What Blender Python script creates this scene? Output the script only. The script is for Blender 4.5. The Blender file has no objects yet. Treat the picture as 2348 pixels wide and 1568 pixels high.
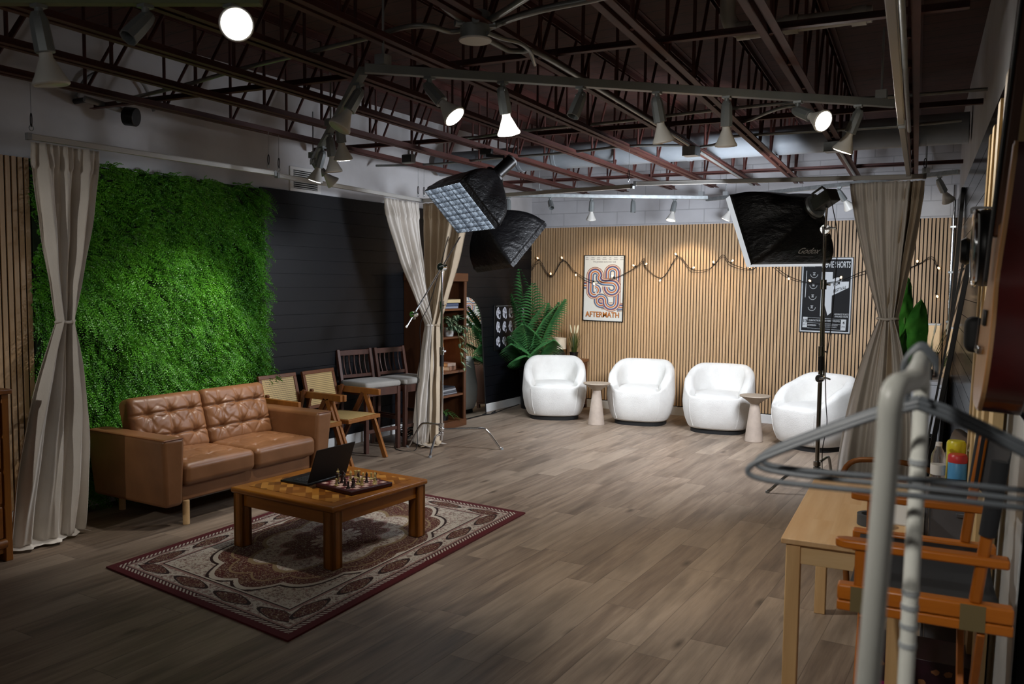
import bpy, math, random
import numpy as np
from mathutils import Vector, Matrix
random.seed(7); rng = np.random.default_rng(7)
S = bpy.context.scene
COL = S.collection
PI = math.pi

# ------------------------------------------------------------------ camera, world, exposure
CAM_H, F_PX = 1.74, 1942.34
YAW, TILT, ROLL = 0.5293, 0.0706, 0.0106
def _axes():
    f = Vector((-math.sin(YAW)*math.cos(TILT), math.cos(YAW)*math.cos(TILT), -math.sin(TILT)))
    r = Vector((math.cos(YAW), math.sin(YAW), 0)); u = r.cross(f)
    c, s = math.cos(ROLL), math.sin(ROLL)
    return c*r+s*u, -s*r+c*u, f
CR, CU, CF = _axes()
CAM = Vector((0, 0, CAM_H))
def at(px, py, axis, val):
    """point of the photograph laid on the real plane axis=val (0 x, 1 y, 2 z)"""
    d = CR*((px-1174)/F_PX) - CU*((py-784)/F_PX) + CF
    t = (val-CAM[axis])/d[axis]
    return CAM + d*t
cam = bpy.data.cameras.new('camera'); cam.sensor_width = 36; cam.lens = F_PX*36/2348
cam.clip_start = 0.05; cam.clip_end = 60
cam.dof.use_dof = True; cam.dof.focus_distance = 7.0; cam.dof.aperture_fstop = 4.5
co = bpy.data.objects.new('camera', cam); COL.objects.link(co)
co.matrix_world = Matrix(((CR.x, CU.x, -CF.x, 0), (CR.y, CU.y, -CF.y, 0), (CR.z, CU.z, -CF.z, CAM_H), (0, 0, 0, 1)))
S.camera = co
W = bpy.data.worlds.new('world'); S.world = W; W.use_nodes = True
W.node_tree.nodes['Background'].inputs[0].default_value = (0.5, 0.55, 0.65, 1)
W.node_tree.nodes['Background'].inputs[1].default_value = 0.02
S.view_settings.view_transform = 'Standard'; S.view_settings.look = 'None'
S.view_settings.gamma = 1.0; S.view_settings.exposure = 0.6; S.view_settings.use_curve_mapping = False
COOL, NEUT, WARM = (0.80, 0.90, 1.0), (1.0, 0.95, 0.88), (1.0, 0.78, 0.52)
E_SPOT = 60.0          # watts of one reflector lamp

# ------------------------------------------------------------------ room numbers (metres)
XL, YB = -5.985, 10.76            # left wall, back wall
DECK = 3.62                        # roof deck
CH = 2.93                          # bottom chords of the joists
TH = math.radians(4.6)             # the right wall and the roof run a little askew
RD = Vector((-math.sin(TH), math.cos(TH), 0)); RN = Vector((-math.cos(TH), -math.sin(TH), 0))
RC = Vector((-0.53, 10.76, 0))
def rw(s, off, z):
    """right-wall frame: s = position along it (about y), off = distance into the room"""
    p = RC + RD*(s-10.76) + RN*off
    return Vector((p.x, p.y, z))

# ------------------------------------------------------------------ materials
MATS = {}
def srgb(h):
    h = h.lstrip('#'); o = []
    for i in (0, 2, 4):
        c = int(h[i:i+2], 16)/255
        o.append(c/12.92 if c <= 0.04045 else ((c+0.055)/1.055)**2.4)
    return (o[0], o[1], o[2], 1)
class G:
    """tiny node builder"""
    def __init__(s, name):
        s.m = bpy.data.materials.new(name); s.m.use_nodes = True; s.t = s.m.node_tree
        s.b = s.t.nodes['Principled BSDF']; MATS[name] = s.m
    def n(s, typ, **kw):
        nd = s.t.nodes.new(typ)
        for k, v in kw.items(): setattr(nd, k, v)
        return nd
    def put(s, sock, v):
        if isinstance(v, (int, float)): sock.default_value = v
        elif isinstance(v, (tuple, list)): sock.default_value = v
        else: s.t.links.new(v, sock)
    def math(s, op, a, b=0.0, c=0.0):
        nd = s.n('ShaderNodeMath', operation=op)
        for i, v in enumerate((a, b, c)): s.put(nd.inputs[i], v)
        return nd.outputs[0]
    def coord(s, which='Object'): return s.n('ShaderNodeTexCoord').outputs[which]
    def sep(s, v):
        nd = s.n('ShaderNodeSeparateXYZ'); s.put(nd.inputs[0], v); return nd.outputs
    def comb(s, x, y, z):
        nd = s.n('ShaderNodeCombineXYZ')
        for i, v in enumerate((x, y, z)): s.put(nd.inputs[i], v)
        return nd.outputs[0]
    def mapv(s, v, scale, loc=(0, 0, 0)):
        nd = s.n('ShaderNodeMapping'); s.put(nd.inputs[0], v); nd.inputs['Scale'].default_value = scale; nd.inputs['Location'].default_value = loc
        return nd.outputs[0]
    def noise(s, v, scale, detail=3, rough=0.55):
        nd = s.n('ShaderNodeTexNoise'); s.put(nd.inputs['Vector'], v)
        nd.inputs['Scale'].default_value = scale; nd.inputs['Detail'].default_value = detail; nd.inputs['Roughness'].default_value = rough
        return nd.outputs['Fac']
    def voro(s, v, scale, feature='F1'):
        nd = s.n('ShaderNodeTexVoronoi', feature=feature); s.put(nd.inputs['Vector'], v); nd.inputs['Scale'].default_value = scale
        return nd.outputs['Distance']
    def white(s, v):
        nd = s.n('ShaderNodeTexWhiteNoise', noise_dimensions='3D'); s.put(nd.inputs['Vector'], v); return nd.outputs['Value']
    def mix(s, fac, a, b, blend='MIX'):
        nd = s.n('ShaderNodeMix', data_type='RGBA', blend_type=blend)
        s.put(nd.inputs[0], fac); s.put(nd.inputs[6], a); s.put(nd.inputs[7], b); return nd.outputs[2]
    def ramp(s, fac, stops):
        nd = s.n('ShaderNodeValToRGB'); s.put(nd.inputs[0], fac); e = nd.color_ramp.elements
        while len(e) < len(stops): e.new(0.5)
        for i, (p, c) in enumerate(stops): e[i].position = p; e[i].color = c
        return nd.outputs[0]
    def mr(s, v, a, b, c=0.0, d=1.0):
        nd = s.n('ShaderNodeMapRange'); s.put(nd.inputs[0], v)
        for i, k in enumerate((a, b, c, d)): nd.inputs[i+1].default_value = k
        return nd.outputs[0]
    def bump(s, h, strength=0.3, dist=0.01):
        nd = s.n('ShaderNodeBump'); nd.inputs['Strength'].default_value = strength; nd.inputs['Distance'].default_value = dist
        s.put(nd.inputs['Height'], h); s.t.links.new(nd.outputs[0], s.b.inputs['Normal'])
    def set(s, **kw):
        nm = dict(col='Base Color', rough='Roughness', metal='Metallic', spec='Specular IOR Level', trans='Transmission Weight',
                  ecol='Emission Color', estr='Emission Strength', alpha='Alpha', sheen='Sheen Weight', coat='Coat Weight', ior='IOR', sub='Subsurface Weight')
        for k, v in kw.items(): s.put(s.b.inputs[nm[k]], v)
        return s.m
def plain(name, col, rough=0.5, metal=0.0, var=0.0, vscale=6.0, bump=0.0, bscale=200.0, **kw):
    if name in MATS: return MATS[name]
    g = G(name); c = srgb(col) if isinstance(col, str) else col
    if var or bump: v = g.coord()
    if var:
        nz = g.noise(v, vscale, 4)
        lo = tuple(k*(1-var) for k in c[:3])+(1,); hi = tuple(min(1, k*(1+var)) for k in c[:3])+(1,)
        g.set(col=g.mix(g.mr(nz, 0.3, 0.7), lo, hi))
    else: g.set(col=c)
    if bump: g.bump(g.noise(v, bscale, 3), bump, 0.004)
    g.set(rough=rough, metal=metal, **kw); return g.m
def wood(name, c1, c2, axis=1, rough=0.4, fine=14.0, stretch=14.0, bump=0.08, spec=0.5):
    if name in MATS: return MATS[name]
    g = G(name); v = g.coord(); sc = [fine]*3; sc[axis] = fine/stretch
    mv = g.mapv(v, tuple(sc)); n1 = g.noise(mv, 1.0, 5, 0.6); n2 = g.noise(g.mapv(v, tuple(k*5 for k in sc)), 1.0, 3)
    f = g.math('ADD', g.math('MULTIPLY', g.mr(n1, 0.3, 0.7), 0.75), g.math('MULTIPLY', n2, 0.25))
    g.set(col=g.mix(f, srgb(c1), srgb(c2)), rough=rough, spec=spec); g.bump(n2, bump, 0.002); return g.m
def glow(name, col, strength):
    if name in MATS: return MATS[name]
    g = G(name); return g.set(col=(0.8, 0.8, 0.8, 1), ecol=tuple(col)+(1,), estr=strength, rough=0.5)

# ------------------------------------------------------------------ mesh builder
def frame_from(d, up=(0, 0, 1)):
    d = Vector(d).normalized(); up = Vector(up)
    if abs(d.dot(up)) > 0.99: up = Vector((1, 0, 0))
    x = up.cross(d).normalized(); y = d.cross(x)
    return Matrix((x, y, d)).transposed()      # columns x,y,d
class MB:
    def __init__(s): s.v = []; s.f = []
    def add(s, vs, fs):
        o = len(s.v); s.v += [tuple(p) for p in vs]; s.f += [tuple(i+o for i in q) for q in fs]; return s
    def bx(s, x0, x1, y0, y1, z0, z1, M=None):
        vs = [Vector(p) for p in ((x0,y0,z0),(x1,y0,z0),(x1,y1,z0),(x0,y1,z0),(x0,y0,z1),(x1,y0,z1),(x1,y1,z1),(x0,y1,z1))]
        if M is not None: vs = [M @ p for p in vs]
        return s.add(vs, [(0,3,2,1),(4,5,6,7),(0,1,5,4),(1,2,6,5),(2,3,7,6),(3,0,4,7)])
    def bar(s, p0, p1, w, h, up=(0, 0, 1)):
        p0, p1 = Vector(p0), Vector(p1); R = frame_from(p1-p0, up); L = (p1-p0).length
        M = Matrix.Translation(p0) @ R.to_4x4()
        return s.bx(-w/2, w/2, -h/2, h/2, 0, L, M)
    def cyl(s, p0, p1, r0, r1=None, n=16, caps=True):
        r1 = r0 if r1 is None else r1
        p0, p1 = Vector(p0), Vector(p1); R = frame_from(p1-p0); vs = []
        for p, r in ((p0, r0), (p1, r1)):
            for i in range(n):
                a = 2*PI*i/n; vs.append(p + R @ Vector((r*math.cos(a), r*math.sin(a), 0)))
        fs = [(i, (i+1) % n, n+(i+1) % n, n+i) for i in range(n)]
        if caps: fs += [tuple(range(n-1, -1, -1)), tuple(range(n, 2*n))]
        return s.add(vs, fs)
    def tube(s, pts, r, n=8, caps=True):
        pts = [Vector(p) for p in pts]; m = len(pts); vs = []; R = None
        rs = r if isinstance(r, (list, tuple)) else [r]*m
        for k, p in enumerate(pts):
            d = (pts[min(k+1, m-1)]-pts[max(k-1, 0)]).normalized()
            if R is None: R = frame_from(d)
            else:
                x = R.col[0] - d*R.col[0].dot(d); x.normalize(); R = Matrix((x, d.cross(x), d)).transposed()
            for i in range(n):
                a = 2*PI*i/n; vs.append(p + R @ Vector((rs[k]*math.cos(a), rs[k]*math.sin(a), 0)))
        fs = [(k*n+i, k*n+(i+1) % n, (k+1)*n+(i+1) % n, (k+1)*n+i) for k in range(m-1) for i in range(n)]
        if caps: fs += [tuple(range(n-1, -1, -1)), tuple(range((m-1)*n, m*n))]
        return s.add(vs, fs)
    def lathe(s, prof, n=24, M=None):
        vs = []; fs = []
        for r, z in prof:
            for i in range(n):
                a = 2*PI*i/n; vs.append(Vector((r*math.cos(a), r*math.sin(a), z)))
        if M is not None: vs = [M @ p for p in vs]
        for k in range(len(prof)-1):
            fs += [(k*n+i, k*n+(i+1) % n, (k+1)*n+(i+1) % n, (k+1)*n+i) for i in range(n)]
        if prof[0][0] > 1e-6: fs.append(tuple(range(n-1, -1, -1)))
        if prof[-1][0] > 1e-6: fs.append(tuple(range((len(prof)-1)*n, len(prof)*n)))
        return s.add(vs, fs)
    def prism(s, poly, z0, z1, M=None):
        n = len(poly); vs = [Vector((x, y, z)) for z in (z0, z1) for x, y in poly]
        if M is not None: vs = [M @ p for p in vs]
        return s.add(vs, [tuple(range(n-1, -1, -1)), tuple(range(n, 2*n))] + [(i, (i+1) % n, n+(i+1) % n, n+i) for i in range(n)])
    def grid(s, fn, nu, nv):
        vs = [fn(i/nu, j/nv) for j in range(nv+1) for i in range(nu+1)]
        fs = [(j*(nu+1)+i, j*(nu+1)+i+1, (j+1)*(nu+1)+i+1, (j+1)*(nu+1)+i) for j in range(nv) for i in range(nu)]
        return s.add(vs, fs)
    def build(s, name, m, parent=None, bevel=0.0, smooth=True, sub=0, seg=2, ang=40, solid=0.0):
        me = bpy.data.meshes.new(name); me.from_pydata([tuple(p) for p in s.v], [], s.f); me.update()
        if m is not None: me.materials.append(m)
        if smooth:
            me.polygons.foreach_set('use_smooth', [True]*len(me.polygons))
            if not sub: me.set_sharp_from_angle(angle=math.radians(ang))
        o = bpy.data.objects.new(name, me); COL.objects.link(o)
        if parent is not None: o.parent = parent
        if solid:
            md = o.modifiers.new('thickness', 'SOLIDIFY'); md.thickness = solid; md.offset = 0
        if sub:
            md = o.modifiers.new('subdivision', 'SUBSURF'); md.levels = sub; md.render_levels = sub
        if bevel:
            md = o.modifiers.new('bevel', 'BEVEL'); md.width = bevel; md.segments = seg; md.limit_method = 'ANGLE'; md.angle_limit = math.radians(35)
        return o
def BX(*a, **k): return MB().bx(*a, **k)
def tag(o, label, cat, group=None):
    o['label'] = label; o['category'] = cat
    if group: o['group'] = group
    return o
def thing(name, label, cat, loc=(0, 0, 0), rz=0.0, group=None):
    o = bpy.data.objects.new(name, None); COL.objects.link(o); o.empty_display_size = 0.1
    o.location = loc; o.rotation_euler = (0, 0, rz); return tag(o, label, cat, group)
def struct(o): o['kind'] = 'structure'; return o
def kids(o): return [c for c in bpy.data.objects if c.parent == o]
def dup(root, loc, rz, label, group=None):
    r = root.copy(); COL.objects.link(r); r.location = loc; r.rotation_euler = (0, 0, rz); r['label'] = label
    if group: r['group'] = group
    for ch in kids(root):
        c = ch.copy(); COL.objects.link(c); c.parent = r
        for g in kids(ch):
            d = g.copy(); COL.objects.link(d); d.parent = c
    return r
ORD = ['first', 'second', 'third', 'fourth', 'fifth', 'sixth', 'seventh', 'eighth', 'ninth', 'tenth', 'eleventh', 'twelfth',
       'thirteenth', 'fourteenth', 'fifteenth', 'sixteenth', 'seventeenth', 'eighteenth', 'nineteenth', 'twentieth', 'twenty-first', 'twenty-second']
def rounded(sx, sy, sz, r, n=24, fn=None):
    """rounded box on the origin with n cells per side; fn(p) may displace"""
    mb = MB(); idx = {}; h = Vector((sx/2, sy/2, sz/2))
    def vert(p):
        k = tuple(round(c, 6) for c in p)
        if k not in idx:
            q = Vector([max(-(h[i]-r), min(h[i]-r, p[i])) for i in range(3)]); d = Vector(p)-q
            v = q + d.normalized()*r if d.length > 1e-9 else Vector(p)
            if fn: v = fn(v)
            idx[k] = len(mb.v); mb.v.append(tuple(v))
        return idx[k]
    g = [-1+2*i/n for i in range(n+1)]
    for ax in range(3):
        for sg in (-1, 1):
            a, b = (ax+1) % 3, (ax+2) % 3
            for i in range(n):
                for j in range(n):
                    q = []
                    for (u, w) in ((g[i], g[j]), (g[i+1], g[j]), (g[i+1], g[j+1]), (g[i], g[j+1])):
                        p = [0, 0, 0]; p[ax] = sg*h[ax]; p[a] = u*h[a]; p[b] = w*h[b]; q.append(vert(p))
                    mb.f.append(tuple(q if sg > 0 else q[::-1]))
    return mb
def text_obj(name, body, size, m, M, parent=None, align='CENTER', bold=0.0, sx=1.0, depth=0.0004):
    cu = bpy.data.curves.new(name, 'FONT'); cu.body = body; cu.size = size; cu.align_x = align; cu.align_y = 'CENTER'
    cu.offset = bold*size; cu.extrude = depth; cu.resolution_u = 3
    tmp = bpy.data.objects.new(name, cu); COL.objects.link(tmp)
    dg = bpy.context.evaluated_depsgraph_get(); me = bpy.data.meshes.new_from_object(tmp.evaluated_get(dg))
    bpy.data.objects.remove(tmp); bpy.data.curves.remove(cu)
    me.transform(M @ Matrix.Diagonal((sx, 1, 1, 1))); me.materials.clear(); me.materials.append(m)
    o = bpy.data.objects.new(name, me); COL.objects.link(o)
    if parent is not None: o.parent = parent
    return o
def smoothpts(pts, n=6):
    """catmull-rom through points"""
    P = [Vector(p) for p in pts]; P = [P[0]*2-P[1]] + P + [P[-1]*2-P[-2]]; out = []
    for k in range(1, len(P)-2):
        a, b, c, d = P[k-1:k+3]
        for i in range(n):
            t = i/n
            out.append(0.5*((2*b) + (c-a)*t + (2*a-5*b+4*c-d)*t*t + (3*b-a-3*c+d)*t**3))
    out.append(P[-2]); return out
# ------------------------------------------------------------------ big materials
def m_floor():
    g = G('floor_planks'); x, y, z = g.sep(g.coord())
    ax = g.math('DIVIDE', x, 0.182); row = g.math('FLOOR', ax)
    rnd = g.white(g.comb(row, 3.0, 0.0)); ay = g.math('ADD', g.math('DIVIDE', y, 1.22), g.math('MULTIPLY', rnd, 7.0)); cl = g.math('FLOOR', ay)
    pid = g.white(g.comb(row, cl, 1.0)); pid2 = g.white(g.comb(row, cl, 9.0))
    v = g.comb(g.math('ADD', x, g.math('MULTIPLY', pid, 11.0)), g.math('ADD', y, g.math('MULTIPLY', pid2, 17.0)), 0.0)
    gr = g.noise(g.mapv(v, (26, 1.6, 1)), 1.0, 5, 0.62); big = g.noise(g.mapv(v, (7.0, 1.3, 1)), 1.0, 3, 0.5); fin = g.noise(g.mapv(v, (150, 5, 1)), 1.0, 2)
    kn = g.voro(g.mapv(v, (4.2, 1.35, 1)), 1.0); knot = g.mr(kn, 0.02, 0.13, 1.0, 0.0)
    c = g.ramp(gr, [(0.25, srgb('#66574a')), (0.5, srgb('#8c7a69')), (0.75, srgb('#a79582'))])
    c = g.mix(g.mr(pid, 0, 1, 0.0, 0.75), c, g.mix(0.5, c, srgb('#5e5146')))
    c = g.mix(g.mr(pid2, 0.45, 1, 0.0, 0.38), c, srgb('#b9a793'))
    c = g.mix(g.mr(big, 0.50, 0.75, 0.0, 0.6), c, srgb('#40352c')); c = g.mix(g.math('MULTIPLY', knot, 0.75), c, srgb('#241a13'))
    c = g.mix(g.mr(fin, 0.55, 0.8, 0.0, 0.3), c, srgb('#4a3b2e'))
    fx = g.math('FRACT', ax); fy = g.math('FRACT', ay)
    ex = g.math('MINIMUM', fx, g.math('SUBTRACT', 1.0, fx)); ey = g.math('MINIMUM', fy, g.math('SUBTRACT', 1.0, fy))
    seam = g.math('MAXIMUM', g.mr(ex, 0.0, 0.016, 1.0, 0.0), g.mr(ey, 0.0, 0.0025, 1.0, 0.0))
    c = g.mix(g.math('MULTIPLY', seam, 0.6), c, srgb('#2a2019'))
    g.set(col=c, rough=g.mr(gr, 0.2, 0.8, 0.42, 0.56), spec=0.4)
    g.bump(g.math('SUBTRACT', g.math('MULTIPLY', gr, 0.25), seam), 0.25, 0.003); return g.m
def m_block():
    g = G('painted_block'); x, y, z = g.sep(g.coord())
    br = g.n('ShaderNodeTexBrick'); g.put(br.inputs['Vector'], g.comb(x, g.math('SUBTRACT', z, 0.07), 0.0))
    for k, v in (('Scale', 1.0), ('Mortar Size', 0.006), ('Mortar Smooth', 0.3), ('Brick Width', 0.405), ('Row Height', 0.176)): br.inputs[k].default_value = v
    mort = br.outputs['Fac']; n = g.noise(g.coord(), 60, 3); n2 = g.noise(g.coord(), 2.2, 3)
    c = g.mix(g.mr(n2, 0.35, 0.7), srgb('#c3c4c8'), srgb('#b2b2b6')); c = g.mix(g.math('MULTIPLY', mort, 0.45), c, srgb('#8c8c90'))
    g.set(col=c, rough=0.6); g.bump(g.math('SUBTRACT', g.math('MULTIPLY', n, 0.25), mort), 0.6, 0.006); return g.m
def m_paint(name, a, b, sc=1.5):
    g = G(name); n = g.noise(g.coord(), sc, 4); f = g.noise(g.coord(), 120, 2)
    g.set(col=g.mix(g.mr(n, 0.42, 0.72), srgb(a), srgb(b)), rough=0.65); g.bump(f, 0.06, 0.003); return g.m
def m_deck():
    g = G('roof_deck'); x, y, z = g.sep(g.coord())
    q = g.math('ADD', g.math('MULTIPLY', x, math.sin(TH)), g.math('MULTIPLY', y, math.cos(TH)))
    wob = g.math('MULTIPLY', g.noise(g.comb(g.math('MULTIPLY', x, 1.2), y, 0.0), 2.0, 3), 0.05)
    fr = g.math('FRACT', g.math('DIVIDE', g.math('ADD', q, wob), 0.19)); e = g.math('MINIMUM', fr, g.math('SUBTRACT', 1.0, fr))
    line = g.mr(e, 0.0, 0.06, 1.0, 0.0)
    sp = g.noise(g.mapv(g.coord(), (5, 26, 1)), 1.0, 4, 0.65); n = g.noise(g.coord(), 3.0, 4)
    c = g.mix(g.mr(n, 0.3, 0.7), srgb('#3c231e'), srgb('#4c2e27')); c = g.mix(g.mr(sp, 0.60, 0.70, 0, 0.85), c, srgb('#150c0a')); c = g.mix(g.math('MULTIPLY', line, 0.9), c, srgb('#0d0706'))
    g.set(col=c, rough=0.8); g.bump(line, -0.6, 0.01); return g.m
M_FLOOR, M_BLOCK, M_DECK = m_floor(), m_block(), m_deck()
M_WALL = m_paint('white_wall_paint', '#c4c4c6', '#b0aeae'); M_WHITE = plain('white_trim', '#d6d6d4', 0.45, var=0.05)
M_SHIP = plain('black_shiplap_paint', '#0a0c11', 0.45, spec=0.3, var=0.2, vscale=3, bump=0.05, bscale=60)
M_SHIPG = plain('black_gloss_paint', '#131417', 0.16, var=0.15, vscale=3)
M_FELT = plain('black_felt', '#0b0a09', 0.95)
M_SLAT = wood('oak_slat', '#ab8a62', '#c4a480', axis=2, rough=0.5, fine=30, stretch=16)
M_STEEL = plain('red_oxide_steel', '#4b2620', 0.6, var=0.25, vscale=4)
M_GREY = plain('grey_metal', '#8e9294', 0.42, 0.0, var=0.08, vscale=8)
M_GALV = plain('galvanised_steel', '#a2a8aa', 0.38, 0.75, var=0.2, vscale=25)
M_CHROME = plain('chrome', '#d8dadc', 0.12, 1.0); M_BLACK = plain('black_plastic', '#0c0c0d', 0.4); M_BLACKM = plain('matt_black', '#0a0a0b', 0.7)
M_IRON = plain('dark_steel', '#1d1a19', 0.6, var=0.2)
M_WENAM = plain('white_enamel', '#dcdcda', 0.35)

# ------------------------------------------------------------------ floor, walls, deck
F0 = -3.5
struct(BX(XL-0.2, 1.0, F0-0.2, YB+0.2, -0.2, 0).build('floor', M_FLOOR, smooth=False))
struct(BX(XL-0.2, XL, F0-0.2, YB+0.2, 0, DECK).build('wall_left', M_WALL, smooth=False))
struct(BX(XL, 1.0, YB, YB+0.2, 0, DECK).build('wall_back', M_BLOCK, smooth=False))
struct(BX(XL-0.2, 1.0, F0-0.2, F0, 0, DECK).build('wall_front', M_WALL, smooth=False))
struct(BX(XL-0.2, 1.0, F0-0.2, YB+0.2, DECK, DECK+0.2).build('ceiling', M_DECK, smooth=False))
b = MB()
q = [rw(F0-0.3, 0, 0), rw(10.9, 0, 0), rw(10.9, -0.2, 0), rw(F0-0.3, -0.2, 0)]
b.prism([(p.x, p.y) for p in q], 0, DECK); struct(b.build('wall_right', M_WALL, smooth=False))
# baseboards
BBL = [(0.0, 0.0), (0.016, 0.0), (0.016, 0.10), (0.010, 0.112), (0.0, 0.112)]
Ml = Matrix(((1, 0, 0, XL), (0, 0, 1, 0), (0, 1, 0, 0), (0, 0, 0, 1)))
struct(MB().prism(BBL, F0, YB-0.02, Ml).build('baseboard_left', M_WHITE, smooth=False))
Mb = Matrix(((0, 0, 1, 0), (-1, 0, 0, YB), (0, 1, 0, 0), (0, 0, 0, 1)))
struct(MB().prism(BBL, XL, -0.56, Mb).build('baseboard_back', M_WHITE, smooth=False))
# slatted oak panelling on the back wall: felt backing, then one row of slats
pitch = 0.04
b = MB().bx(XL+0.002, -0.53, YB-0.008, YB, 0.112, 2.512)
bk = struct(b.build('trim_1', M_FELT, smooth=False))
b = MB(); x = XL+0.004
while x < -0.565:
    b.bx(x, x+0.027, YB-0.024, YB-0.008, 0.125, 2.512); x += pitch
struct(b.build('trim_2', M_SLAT, smooth=False))
b = MB().bx(XL, XL+0.006, 1.5, 3.46, 0.075, 2.57); struct(b.build('trim_3', M_FELT, smooth=False))
b = MB(); y = 1.52
while y < 3.44:
    b.bx(XL+0.006, XL+0.022, y, y+0.030, 0.10, 2.57); y += 0.0435
struct(b.build('trim_4', M_SLAT, smooth=False))
# black shiplap, left wall (boards with an open groove between them) and right wall
b = MB().bx(XL, XL+0.004, 5.60, YB, 0.112, 2.588); z = 2.588
while z > 0.14:
    b.bx(XL+0.004, XL+0.016, 5.60, YB, max(0.112, z-0.127), z); z -= 0.132
struct(b.build('trim_5', M_SHIP, smooth=False))
b = MB(); z = 2.70
def rwbox(b, s0, s1, o0, o1, z0, z1):
    q = [rw(s0, o0, 0), rw(s1, o0, 0), rw(s1, o1, 0), rw(s0, o1, 0)]
    return b.prism([(p.x, p.y) for p in q], z0, z1)
rwbox(b, 3.2, 10.74, 0, 0.004, 0.0, 2.70)
while z > 0.0:
    rwbox(b, 3.2, 10.74, 0.004, 0.016, max(0.0, z-0.128), z); z -= 0.133
struct(b.build('trim_6', M_SHIPG, smooth=False))

# ------------------------------------------------------------------ roof joists
JL = [((-5.16, 2.85), (-5.56, 10.7)), ((-4.53, 2.50), (-4.92, 9.7)), ((-3.90, 2.35), (-4.34, 9.6)), ((-3.30, 2.56), (-3.69, 9.6)), ((-2.71, 2.71), (-3.21, 10.6)),
      ((-2.10, 2.50), (-2.66, 10.0)), ((-1.56, 3.49), (-2.16, 10.1)), ((-0.99, 3.64), (-1.52, 10.2)), ((-0.42, 3.95), (-0.93, 9.9))]
JN = ['nearest the green leaf wall', 'second from the green leaf wall', 'third from the green leaf wall', 'fourth from the green leaf wall', 'fifth from the green leaf wall',
      'carrying a silver conduit above the first armchair gap', 'crossing above the lit lamp of the long lighting bar', 'passing behind the bright lamp at the bar end',
      'beside the right-hand curtain rail', 'closest to the right wall']
web_v = web_d = None; P = 0.62; H = DECK-0.03-CH
def angle_pair(b, y0, y1, z, up):
    s = 1 if up else -1
    for k in (-1, 1):
        b.bx(min(k*0.012, k*0.052), max(k*0.012, k*0.052), y0, y1, z, z+0.005)
        b.bx(min(k*0.012, k*0.017), max(k*0.012, k*0.017), y0, y1, min(z, z+s*0.045), max(z, z+s*0.045))
    return b
chord_b = chord_t = None
for i, (a, c) in enumerate(JL):
    dx, dy = c[0]-a[0], c[1]-a[1]; an = math.atan2(-dx, dy); x0 = a[0]+(0-a[1])*dx/dy
    t = thing('roof_joist', 'red-brown open-web steel roof joist, ' + JN[i], 'joist', (x0, 0, 0), an, 'roof joists')
    if chord_b is None:
        o = angle_pair(MB(), F0+0.1, 10.42, CH, True).build('bottom_chord', M_STEEL, t, smooth=False); chord_b = o.data
        o = angle_pair(MB(), F0+0.1, 10.70, DECK-0.006, False).build('top_chord', M_STEEL, t, smooth=False); chord_t = o.data
    else:
        for nm, me in (('bottom_chord', chord_b), ('top_chord', chord_t)):
            o = bpy.data.objects.new(nm, me); COL.objects.link(o); o.parent = t
    k = 0; y = 0.3+0.31*(i % 2)+0.07*i
    while y < 10.2:
        for kind in (0, 1):
            if kind == 0 and web_v: o = bpy.data.objects.new('web_bar', web_v); COL.objects.link(o); o.parent = t
            elif kind == 1 and web_d: o = bpy.data.objects.new('web_bar', web_d); COL.objects.link(o); o.parent = t
            else:
                p1 = (0, 0, H) if kind == 0 else (0, P*0.62, H)
                o = MB().cyl((0, 0, 0), p1, 0.011, n=8).build('web_bar', M_STEEL, t)
                if kind == 0: web_v = o.data
                else: web_d = o.data
            o.location = (0, y, CH+0.004)
        y += P; k += 1
# bridging angles square to the joists
def sq(y, s):   # point at distance s along the line square to the joists through (−3, y)
    return Vector((-3, y, 0)) + Vector((math.cos(TH), math.sin(TH), 0))*s
for y, z, lab in ((9.55, CH+0.055, 'just in front of the grey air duct'), (6.45, CH+0.055, 'above the hanging grid softbox'), (4.15, CH+0.055, 'crossing above the long lighting bar')):
    a, c = sq(y, -2.92), sq(y, 2.55 if y > 9 else 2.8)
    b = MB(); a.z = c.z = z; b.bar(a, c, 0.04, 0.005); b.bar(a+Vector((0, 0.018, 0.02)), c+Vector((0, 0.018, 0.02)), 0.005, 0.04)
    tag(b.build('bridging_bar', M_STEEL, smooth=False), 'red-brown bridging bar square to the joists, ' + lab, 'beam', 'bridging bars')
# ------------------------------------------------------------------ ceiling services
def proj(p):
    q = Vector(p)-CAM; return 1174+F_PX*q.dot(CR)/q.dot(CF), 784-F_PX*q.dot(CU)/q.dot(CF)
def dv(r, f, z):
    """direction given as right / away / up of the room seen from the door side"""
    return (Vector((0.863, 0.505, 0))*r + Vector((-0.505, 0.863, 0))*f + Vector((0, 0, z))).normalized()
def on_bar(A, B, px):
    lo, hi = 0.0, 1.0; up = proj(B)[0] > proj(A)[0]
    for _ in range(40):
        m = (lo+hi)/2
        if (proj(A.lerp(B, m))[0] < px) == up: lo = m
        else: hi = m
    return A.lerp(B, lo)
ZB = 2.80
def strut_bar(A, B, m, label, rods=(0.03, 0.97)):
    t = thing('lighting_bar', label, 'lighting bar', (0, 0, 0), 0, 'lighting bars')
    d = (B-A).normalized(); n = Vector((0, 0, 1)); w = 0.043
    b = MB(); b.bar(A, B, w, w); b.build('channel', m, t, smooth=False, bevel=0.002)
    for k in rods:
        p = A.lerp(B, k); r = MB().cyl(p+Vector((0, 0, w/2)), (p.x, p.y, CH+0.30), 0.006, n=8)
        r.bx(p.x-0.03, p.x+0.03, p.y-0.03, p.y+0.03, p.z+w/2, p.z+w/2+0.05); r.build('hanger_rod', M_GREY, t)
    return t
M_BAR = plain('grey_strut', '#7b8080', 0.4, 0.15, var=0.1); M_BARG = plain('olive_strut', '#6d7452', 0.5, 0.1, var=0.1)
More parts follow.
